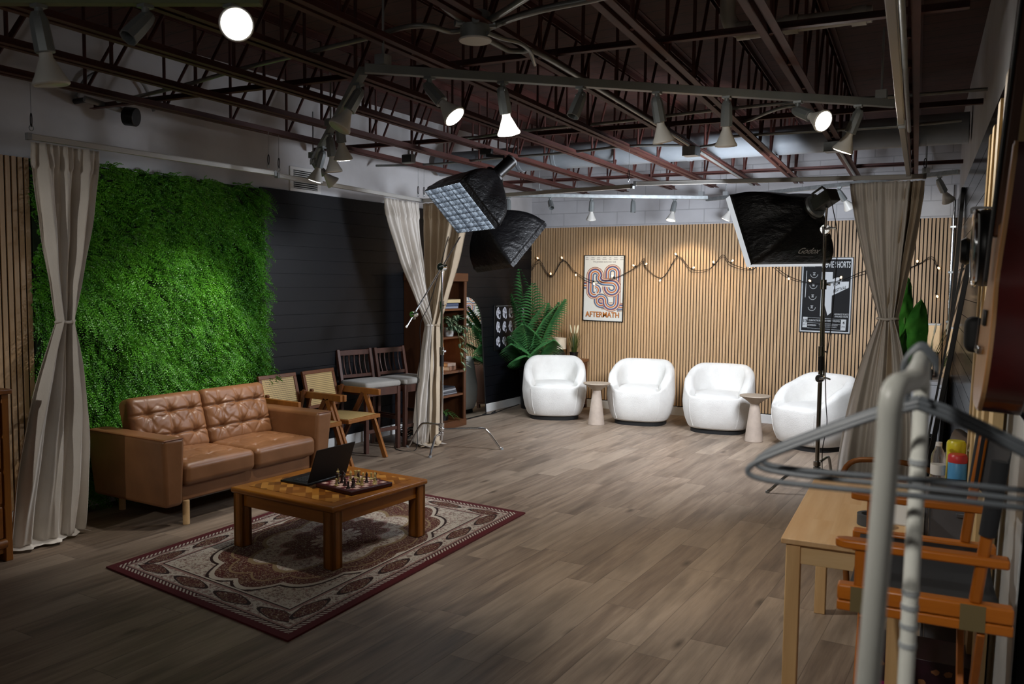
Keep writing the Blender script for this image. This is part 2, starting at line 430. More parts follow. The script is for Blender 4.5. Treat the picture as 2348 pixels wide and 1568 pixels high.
B1A, B1B = at(836, 157, 2, ZB), at(2052, 238, 2, ZB)
B2A, B2B = at(836, 157, 2, ZB), at(716, 372, 2, ZB)
B0A, B0B = Vector((-4.6, 1.20, ZB)), Vector((-2.50, 2.36, ZB))
B3A, B3B = Vector((-5.46, 8.93, ZB)), Vector((-3.25, 10.28, ZB))
B4A, B4B = Vector((-3.33, 10.50, ZB)), Vector((-0.45, 8.92, ZB))
strut_bar(B1A, B1B, M_BAR, 'long grey steel lighting bar with seven spotlights across the ceiling')
d2 = (B2B-B2A).normalized()
strut_bar(B2A+d2*0.05, B2B, M_BAR, 'grey lighting bar angled back from the bar corner towards the air vent', rods=(0.5, 0.97))
strut_bar(B0A, B0B, M_BARG, 'olive lighting bar at the top left edge above the brightest lamp')
strut_bar(B3A, B3B, M_GALV, 'silver lighting bar over the first two white armchairs', rods=(0.2, 0.97))
strut_bar(B4A, B4B, M_GALV, 'silver lighting bar between the back wall and the right wall', rods=(0.1, 0.9))
M_SOCK = plain('lamp_socket_grey', '#878d8e', 0.35, 0.35); M_BULB = plain('bulb_white', '#d9d8d2', 0.4, sub=0.0)
M_BULBL = plain('bulb_lit_body', '#e6e4dc', 0.4, ecol=(1, 0.95, 0.85, 1), estr=1.2)
M_LENS = plain('bulb_lens', '#c9c8c4', 0.25); M_LENSON = glow('bulb_lens_lit', (1.0, 0.97, 0.92), 30.0); M_LENSW = glow('bulb_lens_warm', (1.0, 0.86, 0.62), 14.0)
LAMPN = [0]
def par_lamp(p, d, label, on=0.0, bulb=True, col=NEUT, size=1.25, blend=0.6, group='ceiling spotlights', lens=None, aim=None, body=None, s=1.0):
    """reflector lamp hanging under a bar at p, pointing along d; on = watts"""
    p = Vector(p)-Vector((0, 0, 0.0215))
    t = thing('spotlight', label, 'spotlight', p, 0, group)
    k = Vector((0, 0, -0.055*s)); b = MB().cyl((0, 0, 0), k, 0.014*s, n=12); b.bx(-0.022, 0.022, -0.022, 0.022, -0.012, 0); b.build('stem', M_SOCK, t)
    b = MB(); R = frame_from(d); M = Matrix.Translation(k) @ R.to_4x4()
    b.lathe([(0.0, -0.032), (0.02, -0.03), (0.027, -0.015), (0.031, 0.0), (0.033, 0.05), (0.034, 0.105), (0.030, 0.108), (0.0, 0.108)] if bulb else
            [(0.0, -0.032), (0.02, -0.03), (0.027, -0.015), (0.031, 0.0), (0.035, 0.05), (0.036, 0.115), (0.031, 0.115), (0.030, 0.03), (0.0, 0.03)], 8, M @ Matrix.Scale(s, 4)); b.build('socket', M_SOCK, t, ang=30)
    k2 = k + d*0.105*s
    b = MB(); b.cyl((0.024, -0.012, -0.045), (-0.024, -0.012, -0.045), 0.008, n=8); b.build('knuckle', M_GALV, t)
    if bulb:
        M = Matrix.Translation(k2) @ R.to_4x4() @ Matrix.Scale(s, 4)
        MB().lathe([(0.021, 0), (0.022, 0.018), (0.030, 0.035), (0.050, 0.082), (0.0605, 0.100), (0.0615, 0.108), (0.058, 0.112)], 28, M).build('bulb', body or M_BULB, t)
        b = MB(); b.lathe([(0.058, 0.1105), (0.045, 0.1145), (0.02, 0.1165), (0.0, 0.117)], 28, M); b.build('lens', lens or (M_LENSON if on else M_LENS), t)
    if on:
        L = bpy.data.lights.new('spot', 'SPOT'); L.energy = on; L.color = col; L.spot_size = size; L.spot_blend = blend; L.shadow_soft_size = 0.055
        lo = bpy.data.objects.new('spot', L); COL.objects.link(lo); lo.parent = t
        q = k2 + d*0.125*s; dd = d if aim is None else (Vector(aim)-(p+q)).normalized()
        lo.matrix_local = Matrix.Translation(q) @ (frame_from(-dd)).to_4x4()
    return t
E = E_SPOT
P1 = lambda px: on_bar(B1A, B1B, px)
par_lamp(P1(985), dv(.62, -.30, -.72), 'lit spotlight nearest the left end of the long lighting bar, facing right', on=E*1.3)
par_lamp(P1(1153), dv(.16, .30, -.92), 'glowing white spotlight, second along the long lighting bar, facing down', on=E*1.0, body=M_BULBL)
par_lamp(P1(1332), dv(-.36, -.2, -.9), 'empty grey lamp socket without bulb, third along the long lighting bar', bulb=False)
par_lamp(P1(1507), dv(.22, .15, -.95), 'unlit white spotlight, fourth along the long lighting bar')
par_lamp(P1(1667), dv(.04, .12, -.97), 'unlit white spotlight, fifth along the long lighting bar, hanging straight down')
par_lamp(P1(1830), dv(.38, -.80, -.40), 'dazzling round spotlight near the right end of the long lighting bar', on=E*0.6)
par_lamp(P1(1968), dv(-.28, .25, -.92), 'dimly lit spotlight nearest the curtain rail on the long lighting bar', on=E*0.6, lens=M_LENSW, col=WARM)
P2 = lambda px: on_bar(B2A, B2B, px)
par_lamp(P2(822), dv(-.42, -.25, -.85), 'unlit white spotlight closest to the corner of the two grey bars')
par_lamp(P2(779), dv(.05, .25, -.96), 'lit spotlight on the receding bar, third from its far end, facing down', on=E*1.0, aim=(-4.6, 4.3, 0.2))
par_lamp(P2(757), dv(.10, .10, -.98), 'unlit white spotlight between two lit ones on the receding bar')
par_lamp(P2(739), dv(-.30, .10, -.94), 'lit spotlight low at the far end of the receding bar, facing the floor', on=E*1.5, aim=(-5.75, 4.45, 0.9))
par_lamp(P2(724), dv(.62, .40, -.66), 'lit spotlight at the very far end of the receding bar, turned to the right', on=E*0.8, aim=(-4.2, 6.6, 0.3))
P0 = lambda px: on_bar(B0A, B0B, px)
par_lamp(P0(88), dv(.12, .10, -.97), 'large unlit white spotlight at the top left corner', s=1.1)
par_lamp(P0(333), dv(-.28, -.45, -.6), 'empty black lamp socket without bulb on the olive bar', bulb=False)
par_lamp(P0(530), dv(.34, -.80, -.30), 'brightest round spotlight at the top of the picture, left of centre', on=E*0.4)
P3 = lambda px: on_bar(B3A, B3B, px)
par_lamp(P3(1166), dv(.0, -.1, -.99), 'unlit spotlight on the back bar half hidden by the rear softbox')
par_lamp(P3(1262), dv(.12, -.7, -.7), 'dark empty lamp socket facing the room on the back bar', bulb=False)
par_lamp(P3(1357), dv(.0, .25, -.97), 'white spotlight on the back bar above the striped poster', on=E*0.8, col=WARM, aim=(-4.7, 10.7, 1.6), lens=M_LENSW)
par_lamp(P3(1452), dv(.0, -.1, -.99), 'empty grey lamp socket hanging straight on the back bar', bulb=False)
par_lamp(P3(1547), dv(-.22, -.15, -.96), 'lit warm spotlight on the back bar above the third armchair', on=E*0.8, col=WARM, lens=M_LENSW, aim=(-3.6, 10.7, 1.7))
P4 = lambda px: on_bar(B4A, B4B, px)
par_lamp(P4(1682), dv(-.35, .2, -.9), 'white spotlight on the back bar touching the logo softbox edge', on=E*0.4, col=WARM, lens=M_LENSW, aim=(-2.6, 10.7, 1.4))
par_lamp(P4(1925), dv(.62, .2, -.72), 'unlit spotlight on the back bar behind the top of the right curtain')
par_lamp(P4(2155), dv(.55, .2, -.80), 'dimly lit white spotlight in the back right corner beside the upright pipe', on=E*0.35, lens=M_LENSW, col=NEUT, aim=(-0.6, 10.0, 2.2))  # switched on at low power, beam turned into the corner

# conduits, boxes, duct, drain pipe
M_COND = plain('conduit_zinc', '#8c8f8d', 0.35, 0.5, var=0.15, vscale=12)
def conduit(name, pts, r, label, m=None, cat='conduit', n=6, clamps=()):
    t = thing(name, label, cat, (0, 0, 0), 0, None)
    MB().tube(smoothpts(pts, n), r, 10).build('pipe', m or M_COND, t)
    for c in clamps:
        c = Vector(c); MB().bx(c.x-0.02, c.x+0.02, c.y-0.02, c.y+0.02, c.z-r-0.006, c.z+0.02).build('clamp', M_GALV, t, bevel=0.003)
    return t
CZ = 2.97
def C(*pp, z=CZ): return [at(x, y, 2, z) for x, y in pp]
bx = at(1090, 60, 2, 2.93)
t = thing('junction_box', 'round grey ceiling junction box with a pale cover where five conduits meet', 'junction box', (bx.x, bx.y, 2.86))
MB().lathe([(0.0, 0.0), (0.075, 0.0), (0.078, 0.006), (0.075, 0.01)], 24).build('cover', M_WENAM, t)
MB().lathe([(0.068, 0.01), (0.07, 0.03), (0.07, 0.13), (0.0, 0.132)], 24).build('housing', M_BAR, t)
for k in range(5):
    a = k*1.25+0.3; MB().cyl((0.065*math.cos(a), 0.065*math.sin(a), 0.075), (0.10*math.cos(a), 0.10*math.sin(a), 0.075), 0.018, n=12).build('connector', M_GALV, t)
conduit('conduit', C((270, 232), (420, 196), (545, 160), (700, 122), (838, 88), (930, 62), (985, 60), (1030, 72), (1066, 68), z=2.99), 0.013, 'thin grey conduit running from the left wall to the round junction box')
conduit('conduit', C((960, -30), (1000, 0), (1040, 32), (1070, 48), z=2.95), 0.016, 'grey flexible conduit leaving the junction box up to the left')
conduit('conduit', C((1112, 52), (1150, 30), (1185, 8), (1230, -20), z=2.95), 0.016, 'grey flexible conduit curving from the junction box to the top edge')
conduit('conduit', C((1114, 66), (1180, 40), (1250, 20), (1340, 2), (1420, -16), z=2.94), 0.016, 'grey flexible conduit sweeping from the junction box to the right')
conduit('conduit', C((1112, 88), (1150, 108), (1168, 116), (1200, 117), (1225, 118), (1300, 160), (1440, 245), (1540, 307), (1578, 332), z=2.90), 0.013, 'silver conduit descending to the square galvanised box over the third armchair')
conduit('conduit', C((1118, 76), (1150, 88), (1190, 98), (1215, 118), (1226, 148), z=2.88), 0.010, 'thin flexible cable tube dropping from the junction box onto the lighting bar')
conduit('conduit', C((1604, 348), (1660, 384), (1724, 424), z=2.90), 0.013, 'silver conduit along the joist from the square box to the back wall')
conduit('conduit', C((862, 380), (1000, 376), (1147, 362), (1300, 350), (1440, 335), (1566, 333), z=2.96), 0.012, 'long silver conduit in front of the air duct, left of the square box')
conduit('conduit', C((1606, 337), (1640, 331), (1662, 318), (1690, 312), (1850, 302), (2050, 290), (2205, 276), z=2.96), 0.012, 'silver conduit in front of the air duct, right of the square box')
conduit('conduit', C((1000, 328), (1200, 300), (1400, 281), (1600, 257), (1820, 235), (2040, 222), (2265, 204), z=3.00), 0.012, 'grey conduit crossing the joists behind the long lighting bar')
conduit('conduit', C((1688, 282), (1722, 274), (1760, 258), (1800, 245), (1830, 243), z=2.97), 0.012, 'short bent conduit beside the dazzling spotlight')
for q, lab in (((1585, 343), 'square galvanised box on a joist over the third armchair'), ((1910, 333), 'square galvanised box over the logo softbox')):
    p = at(q[0], q[1], 2, 2.90); t = thing('junction_box', lab, 'junction box', (p.x, p.y, 2.85), -TH)
    BX(-0.06, 0.06, -0.06, 0.06, 0, 0.075).build('housing', M_GALV, t, bevel=0.004); BX(-0.062, 0.062, -0.062, 0.062, -0.006, 0).build('cover', M_GALV, t, bevel=0.002)
p0 = at(1910, 335, 2, 2.90)
conduit('conduit', C((1925, 345), (1945, 378), (1966, 412), z=2.90), 0.013, 'conduit from the right square box down to the back wall')
conduit('conduit', C((2066, -20), (2072, 80), (2076, 160), (2081, 240), (2085, 300), z=2.90), 0.014, 'conduit running beside the right curtain rail')
conduit('conduit', C((2054, -20), (2058, 60), (2064, 130), (2068, 220), (2072, 290), z=2.93), 0.008, 'thin cable bundle strapped beside the right curtain rail')
M_DUCT = plain('grey_duct', '#8f969c', 0.45, 0.1, var=0.06)
t = thing('air_duct', 'wide round grey air duct crossing the room under the roof deck', 'duct', (0, 0, 0))
A, Bq = Vector((-5.9, 8.36, 3.12)), Vector((-0.36, 8.44, 3.12))
MB().cyl(A, Bq, 0.135, n=32).build('pipe', M_DUCT, t)
for k in (0.11, 0.20, 0.28, 0.55, 0.80):
    p = A.lerp(Bq, k); MB().cyl(p-Vector((0.02, 0, 0)), p+Vector((0.02, 0, 0)), 0.140, n=32).build('seam_band', M_DUCT, t)
M_PVC = plain('pvc_white', '#a8a69e', 0.4)
t = thing('drain_pipe', 'pale plastic drain pipe with elbows under the deck at the upper right', 'pipe', (0, 0, 0))
a, c = at(1676, 74, 2, 3.12), at(2000, 32, 2, 3.12); dr = (c-a).normalized()
MB().tube(smoothpts([a+Vector((0, 0, 0.36)), a+Vector((0, 0, 0.1))-dr*0.02, a+dr*0.06, a+dr*0.3, c], 6), 0.042, 16).build('pipe', M_PVC, t)
for q in (a+dr*0.07, a.lerp(c, 0.45), c-dr*0.06): MB().cyl(q-dr*0.035, q+dr*0.035, 0.050, n=18).build('coupling', M_PVC, t)
# curtain rails and what they hang from
M_RAIL = plain('white_rail', '#bdbbb6', 0.4, 0.1)
def rail(A, Bv, label, hooks, hang_z=CH, side=1):
    A, Bv = Vector(A), Vector(Bv)
    t = thing('curtain_rail', label, 'curtain rail', (0, 0, 0), 0, 'curtain rails')
    b = MB().bar(A, Bv, 0.030, 0.036); b.bar(A+Vector((0, 0, 0.012)), Bv+Vector((0, 0, 0.012)), 0.036, 0.004); b.build('track', M_RAIL, t, smooth=False, bevel=0.002)
    for p in (A, Bv):
        d = (Bv-A).normalized(); MB().bar(p-d*0.012, p+d*0.012, 0.036, 0.042).build('end_cap', M_GREY, t, smooth=False)
    return t
def hanger(p, label, top=CH):
    p = Vector(p); t = thing('rail_hanger', label, 'hanger', p, 0, 'curtain rail hangers')
    MB().cyl((0, 0, 0.12), (0, 0, top-p.z), 0.0018, n=6).build('wire', M_GREY, t)
    MB().tube([(0.016*math.cos(a)*0.55, 0.0, 0.085+0.04*math.sin(a)) for a in [i*PI/8 for i in range(17)]], 0.0035, 6).build('carabiner', M_BLACKM, t)
    MB().tube([(0, 0.014*math.cos(a), 0.034+0.016*math.sin(a)) for a in [i*PI/6 for i in range(13)]], 0.003, 6).build('eye_bolt', M_GALV, t)
RL1 = (Vector((-5.26, 3.06, 2.605)), Vector((-5.22, 5.05, 2.605))); RL2 = (Vector((-5.27, 5.13, 2.60)), Vector((-5.47, 7.38, 2.60)))
RC1 = (at(968, 460, 2, 2.6), at(1450, 427, 2, 2.6)); RC2 = (at(1456, 421, 2, 2.62), at(2120, 404, 2, 2.62))
RR1 = (at(2036, -70, 2, 2.62), at(2066, 278, 2, 2.62)); RR2 = (at(2068, 286, 2, 2.62), at(2083, 398, 2, 2.62))
rail(*RL1, 'white curtain rail above the leaf wall', 0); rail(*RL2, 'white curtain rail crossing in front of the air vent', 0)
rail(*RC1, 'white curtain rail left of centre, behind the grid softbox', 0); rail(*RC2, 'bright white curtain rail above the logo softbox', 0)
rail(*RR1, 'pale curtain rail running towards the camera at the top right', 0); rail(*RR2, 'short pale curtain rail ending above the right curtain', 0)
for p, lab in ((RL1[0].lerp(RL1[1], 0.01), 'thin wire hanger at the left end of the leaf wall rail'), (RL1[0].lerp(RL1[1], 0.97), 'thin wire hanger where the leaf wall rail ends'), (RL2[0].lerp(RL2[1], 0.01), 'thin wire hanger at the start of the rail by the air vent'),
               (RL2[0].lerp(RL2[1], 0.98), 'thin wire hanger above the middle curtain'), (RC1[0].lerp(RC1[1], 0.01), 'thin wire hanger just left of the grid softbox'), (RC1[0].lerp(RC1[1], 0.985), 'thin wire hanger in mid room where two rails meet'),
               (RC2[1], 'thin wire hanger at the right curtain corner'), (RR1[1], 'wire hanger at the joint of the right rails')):
    hanger(Vector(p)+Vector((0, 0, 0.018)), lab)
# left wall fittings
t = thing('vent_grille', 'white slatted air vent grille high on the left wall', 'vent', (XL, 6.19, 2.59))
b = MB().bx(0, 0.014, -0.21, 0.21, 0.0, 0.03).bx(0, 0.014, -0.21, 0.21, 0.205, 0.235).bx(0, 0.014, -0.21, -0.165, 0.03, 0.205).bx(0, 0.014, 0.165, 0.21, 0.03, 0.205); b.build('frame', M_WHITE, t, bevel=0.002)
BX(0.0, 0.003, -0.165, 0.165, 0.03, 0.205).build('backing', M_BLACKM, t)
b = MB()
for k in range(9): b.bx(0.003, 0.016, -0.165, 0.165, 0.036+k*0.019, 0.042+k*0.019, Matrix.Rotation(0, 4, 'Y'))
b.build('louvres', M_WHITE, t)
p = at(245, 240, 0, XL+0.2); t = thing('wall_speaker', 'dark round-faced fixture on a pipe bracket high on the left wall', 'fixture', (XL, p.y, p.z))
MB().cyl((0, -0.12, 0.02), (0.16, -0.12, 0.02), 0.02, n=12).build('wall_mount', M_BLACK, t)
MB().cyl((0.16, -0.15, 0.02), (0.19, 0.16, -0.02), 0.022, n=14).build('arm', M_GREY, t)
MB().cyl((0.17, 0.17, -0.05), (0.25, 0.21, -0.06), 0.07, n=24).build('head', M_BLACK, t, bevel=0.006)
MB().tube(smoothpts([(0.02, -0.12, 0.05), (0.05, -0.05, 0.2), (0.06, 0.15, 0.3), (0.06, 0.4, 0.26), (0.04, 0.52, 0.06)], 6), 0.014, 8).build('cable_loop', M_GREY, t)
p = at(937, 362, 2, 2.86); t = thing('floodlight', 'small grey box floodlight under the nearest joist, above the middle curtain', 'floodlight', p)
BX(-0.06, 0.06, -0.03, 0.03, -0.05, 0.03).build('housing', M_GREY, t, bevel=0.006); BX(-0.05, 0.05, -0.036, -0.03, -0.042, 0.022).build('glass', M_BLACK, t); MB().cyl((0, 0, 0.03), (0, 0, 0.08), 0.01).build('bracket', M_GREY, t)
# chrome pipe in the back right corner
t = thing('wall_pipe', 'shiny upright conduit in the back right corner', 'pipe', (-0.565, 10.60, 0))
MB().cyl((0, 0, 0.9), (0, 0, 2.86), 0.016, n=14).build('pipe', M_CHROME, t)
for z in (1.35, 1.9, 2.4): BX(-0.03, 0.03, -0.02, 0.135, z-0.012, z+0.012).build('clamp', M_GALV, t, bevel=0.003)

# unseen bar with four spotlights behind the camera, added as front fill
B5A, B5B = Vector((-4.6, -0.9, ZB)), Vector((-0.3, 0.05, ZB))
strut_bar(B5A, B5B, M_BAR, 'added grey lighting bar behind the camera, carrying the fill spotlights')
for k, (f, tgt, e, lab, sz) in enumerate(((0.10, (-5.35, 3.7, 1.2), 1.3, 'added fill spotlight behind the camera turned to the sofa', 0.75), (0.40, (-3.6, 4.4, 0.2), 0.25, 'added fill spotlight behind the camera turned to the rug', 0.8),
                                     (0.66, (-0.95, 7.5, 1.7), 2.6, 'added fill spotlight behind the camera turned to the far curtain', 0.42), (0.86, (-0.35, 2.2, 0.95), 1.3, 'added fill spotlight behind the camera turned to the pine table', 1.0))):
    p = B5A.lerp(B5B, f); par_lamp(p, (Vector(tgt)-p).normalized(), lab, on=E*e, size=sz, blend=0.9)
# ------------------------------------------------------------------ green leaf wall
def m_leaf():
    g = G('leaf_green'); v = g.coord(); n = g.noise(v, 3.0, 4); f = g.white(g.mapv(v, (60, 60, 60)))
    f2 = g.noise(v, 28, 2)
    c = g.mix(g.mr(n, 0.35, 0.68), srgb('#2a6416'), srgb('#4f9420')); c = g.mix(g.mr(f2, 0.4, 0.75, 0, 0.6), c, srgb('#6db82c'))
    g.set(col=c, rough=0.42, spec=0.4); return g.m
t = thing('leaf_wall', 'large green artificial fern panel covering the wall behind the leather sofa', 'green wall', (XL, 4.56, 0.05))
BX(0.0, 0.03, -1.08, 1.08, 0.02, 2.52).build('backing', plain('leaf_backing', '#16280d', 0.9), t)
def fern_mass(n, y0, y1, z0, z1):
    """thousands of little ferny sprigs: a bent stem with pairs of round leaflets"""
    V = []; Fq = []; o = 0
    yy = rng.uniform(y0, y1, n); zz = rng.uniform(z0, z1, n)
    for i in range(n):
        y, z = yy[i], zz[i]
        ph = 2.2*math.sin(1.7*y+0.9*z)+1.6*math.sin(2.9*z-1.3*y+1.0)       # clumps comb the sprays different ways
        a = rng.normal(-0.9, 0.95)+0.45*ph; L = rng.uniform(0.08, 0.14); out = rng.uniform(0.45, 1.2)
        clump = 0.036*(math.sin(9*y+3*math.sin(5*z))+math.sin(8*z+2*math.sin(7*y)))+0.02
        p = np.array([0.03+max(0, clump)*0.9, y, z]); d = np.array([out, math.cos(a)*0.9, math.sin(a)*0.9]); d /= np.linalg.norm(d)
        sag = np.array([0, 0, -1.0]); s = np.cross(d, [1, 0.2, 0.1]); s /= np.linalg.norm(s); up = np.cross(s, d); m = 9
        for k in range(m):
            tt = (k+0.6)/m; q = p+d*L*tt+sag*L*0.5*tt*tt; w = 0.0100*(1.15-0.6*tt)*rng.uniform(0.85, 1.2)
            for sg in (-1, 1):
                c = q+s*sg*w*1.15; tw = up*rng.normal(0, 0.35)*w
                V += [c-s*sg*w*0.9, c+d*w*0.75+tw, c+s*sg*w*0.95+tw, c-d*w*0.7]; Fq.append((o, o+1, o+2, o+3)); o += 4
    mb = MB(); mb.v = [tuple(x) for x in V]; mb.f = Fq; return mb
fm = fern_mass(9500, -1.10, 1.05, 0.03, 2.52).build('foliage', m_leaf(), t, smooth=False)
fm['kind'] = 'stuff'

# ------------------------------------------------------------------ curtains
def m_cloth(name, a, b, trans=0.15):
    g = G(name); v = g.coord(); n = g.noise(v, 2.5, 4); w = g.noise(g.mapv(v, (300, 300, 60)), 1.0, 2); cr = g.noise(g.mapv(v, (7, 7, 3)), 1.0, 4, 0.6)
    g.set(col=g.mix(g.mr(n, 0.35, 0.7), srgb(a), srgb(b)), rough=0.85, spec=0.15, sheen=0.15)
    g.bump(g.math('ADD', g.math('MULTIPLY', w, 0.12), cr), 0.45, 0.02); return g.m
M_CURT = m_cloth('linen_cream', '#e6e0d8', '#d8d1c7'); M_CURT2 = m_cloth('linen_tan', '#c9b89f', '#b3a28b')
def curtain(name, label, A, Bv, tie, foot, wf, ztop, m, folds=7, amp=0.035, spread=None, puddle=0.12, tie_w=0.06, seed=1, group='tied curtains'):
    """A..B: top edge along the rail; tie: (x,y,z) gathered point; foot: (x,y) centre at the floor; wf: half width at the floor"""
    A, Bv = Vector(A), Vector(Bv); ax = (Bv-A); w0 = ax.length/2; ax.normalize(); nrm = Vector((ax.y, -ax.x, 0)).normalized(); top = (A+Bv)/2
    tie = Vector(tie); ft = Vector((foot[0], foot[1], 0.012)); r = random.Random(seed); ph = [r.uniform(0, 6.28) for _ in range(6)]
    t = thing(name, label, 'curtain', (0, 0, 0), 0, group)
    def fn(u, v):
        s = 2*u-1
        if v < 0.46:                         # rail down to the tie
            k = v/0.46; z = top.z+(tie.z-top.z)*k; e = k**1.3
            c = top.lerp(tie, k**1.35); w = w0*(1-e)+tie_w*e; am = amp*(0.6+0.4*math.sin(min(1, k*1.3)*PI)) + 0.012*e
            if k < 0.06: am *= 0.75
        elif v < 0.92:                       # tie down to the floor
            k = (v-0.46)/0.46; z = tie.z+(ft.z-tie.z)*k; e = 1-(1-k)**2.2
            c = tie.lerp(ft, k); w = tie_w*(1-e)+wf*e; am = 0.030+amp*0.9*math.sin(k*PI*0.8)
        else:
            k = (v-0.92)/0.08; z = 0.012+0.02*abs(math.sin(5*s+ph[3]))*(1-k)+0.006; c = ft; w = wf*(1+0.15*k); am = amp*0.8
            q = puddle*k*(0.7+0.5*math.sin(3*s+ph[2]))
            c = ft - nrm*(-1)*q
        f = math.sin(folds*PI*s+ph[0]+1.5*math.sin(2.3*s+ph[1])+0.5*math.sin(3*v+ph[5]))+(0.30 if v > 0.06 else 0.9)*math.sin(folds*2.3*PI*s+ph[2]+v*2)+0.5*math.sin(1.7*s*PI+2.5*v+ph[3])
        jit = 0.004*math.sin(37*v+9*s+ph[4])
        p = Vector((c.x, c.y, z))+ax*(s*w)+nrm*(am*f+jit)
        return p
    MB().grid(fn, 170, 90).build('cloth', m, t, solid=0.002, ang=180)
    ring = [tie+ax*(math.cos(a)*tie_w*1.12)+nrm*(math.sin(a)*0.042)+Vector((0, 0, 0.004*math.sin(3*a))) for a in [2*PI*i/28 for i in range(29)]]
    MB().tube(ring, 0.010, 8).build('tie_band', m, t)
    hd = [A.lerp(Bv, i/60)+nrm*(amp*0.5*math.sin(folds*3*PI*i/60))+Vector((0, 0, -0.01)) for i in range(61)]
    return t
curtain('curtain', 'cream tied curtain at the left in front of the green leaf wall', RL1[0]+Vector((0.0, 0.02, -0.03)), RL1[0]+Vector((0.005, 0.46, -0.03)), (-5.27, 3.27, 1.455), (-5.37, 3.17), 0.25, 2.575, M_CURT, folds=4, amp=0.030, puddle=0.08, tie_w=0.05, seed=3)
tieM = (-5.33, 7.38, 1.27)
curtain('curtain', 'cream half of the middle curtain pair, hanging in front of the black wall', RL2[1]+Vector((0.02, -0.62, -0.03)), RL2[1]+Vector((0.0, -0.02, -0.03)), tieM, (-5.30, 7.22), 0.115, 2.57, M_CURT, folds=6, amp=0.030, puddle=0.16, tie_w=0.06, seed=5)
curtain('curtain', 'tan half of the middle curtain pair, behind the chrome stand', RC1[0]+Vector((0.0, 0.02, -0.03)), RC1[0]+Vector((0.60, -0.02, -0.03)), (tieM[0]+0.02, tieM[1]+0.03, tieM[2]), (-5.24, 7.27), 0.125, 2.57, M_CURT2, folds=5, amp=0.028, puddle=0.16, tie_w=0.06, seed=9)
curtain('curtain', 'beige tied curtain at the right in front of the banana leaf plant', RC2[1]+Vector((-0.56, 0.0, -0.03)), RC2[1]+Vector((-0.10, 0.0, -0.03)), (-0.85, 7.46, 1.475), (-0.90, 7.44), 0.30, 2.59, M_CURT, folds=4, amp=0.028, puddle=0.05, tie_w=0.06, seed=11)
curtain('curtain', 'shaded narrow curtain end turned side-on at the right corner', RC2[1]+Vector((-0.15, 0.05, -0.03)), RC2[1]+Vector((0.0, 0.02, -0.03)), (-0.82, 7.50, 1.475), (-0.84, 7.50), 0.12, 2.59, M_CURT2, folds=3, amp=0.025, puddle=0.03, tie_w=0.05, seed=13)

# ------------------------------------------------------------------ leather sofa
def m_leather():
    g = G('tan_leather'); v = g.coord(); n = g.noise(v, 4, 4); p = g.voro(v, 260); cr = g.noise(g.mapv(v, (9, 9, 9)), 1.0, 5, 0.65)
    g.set(col=g.mix(g.mr(n, 0.3, 0.72), srgb('#704a2d'), srgb('#875c3b')), rough=g.mr(n, 0.3, 0.7, 0.34, 0.46), spec=0.45)
    g.bump(g.math('ADD', g.math('MULTIPLY', p, 0.12), g.math('MULTIPLY', cr, 0.5)), 0.2, 0.006); return g.m
M_LEA = m_leather(); M_PINE = wood('pale_pine', '#c89f6c', '#e0bd8c', axis=1, rough=0.45, fine=16, stretch=18)
M_PINEZ = wood('pale_pine_upright', '#bf9766', '#dcb884', axis=2, rough=0.5, fine=20, stretch=14)
sofa = thing('sofa', 'tan leather two-seat sofa with buttoned cushions in front of the leaf wall', 'sofa', (-5.335, 4.545, 0.0), PI/2)
# local: x along the length (world +y), y = towards the wall (world -x)
def tufted(w, d, h, r, tx, ty, depth, puff, flat=False):
    tf = [((i-(tx-1)/2)*w/(tx+0.3), (j-(ty-1)/2)*d/(ty+0.6)) for i in range(tx) for j in range(ty)]
    rows = sorted({p[1] for p in tf})
    def fn(v):
        if v.z > 0:
            u = max(0, 1-(2*v.x/w)**2)*max(0, 1-(2*v.y/d)**2); e = min(1.0, v.z/(h/2))
            dz = puff*u
            for a, c in tf:
                rr = math.hypot(v.x-a, v.y-c); dz -= depth*math.exp(-(rr/0.034)**2)
                an = math.atan2(v.y-c, v.x-a); dz -= depth*0.34*math.exp(-(rr/0.11)**2)*max(0, math.cos(7*an+a*20))**3
            for c in rows: dz -= depth*0.45*math.exp(-((v.y-c)/0.010)**2)
            v.z += dz*e
        else: v.z -= 0.25*puff*max(0, 1-(2*v.x/w)**2)*max(0, 1-(2*v.y/d)**2)
        return v
    return rounded(w, d, h, r, 72, fn)
b = MB().bx(-0.64, 0.64, -0.36, 0.36, 0.17, 0.29); b.build('base', M_LEA, sofa, bevel=0.012, seg=3)
MB().bx(-0.66, 0.66, 0.26, 0.42, 0.17, 0.62).build('back_panel', M_LEA, sofa, bevel=0.03, seg=3)
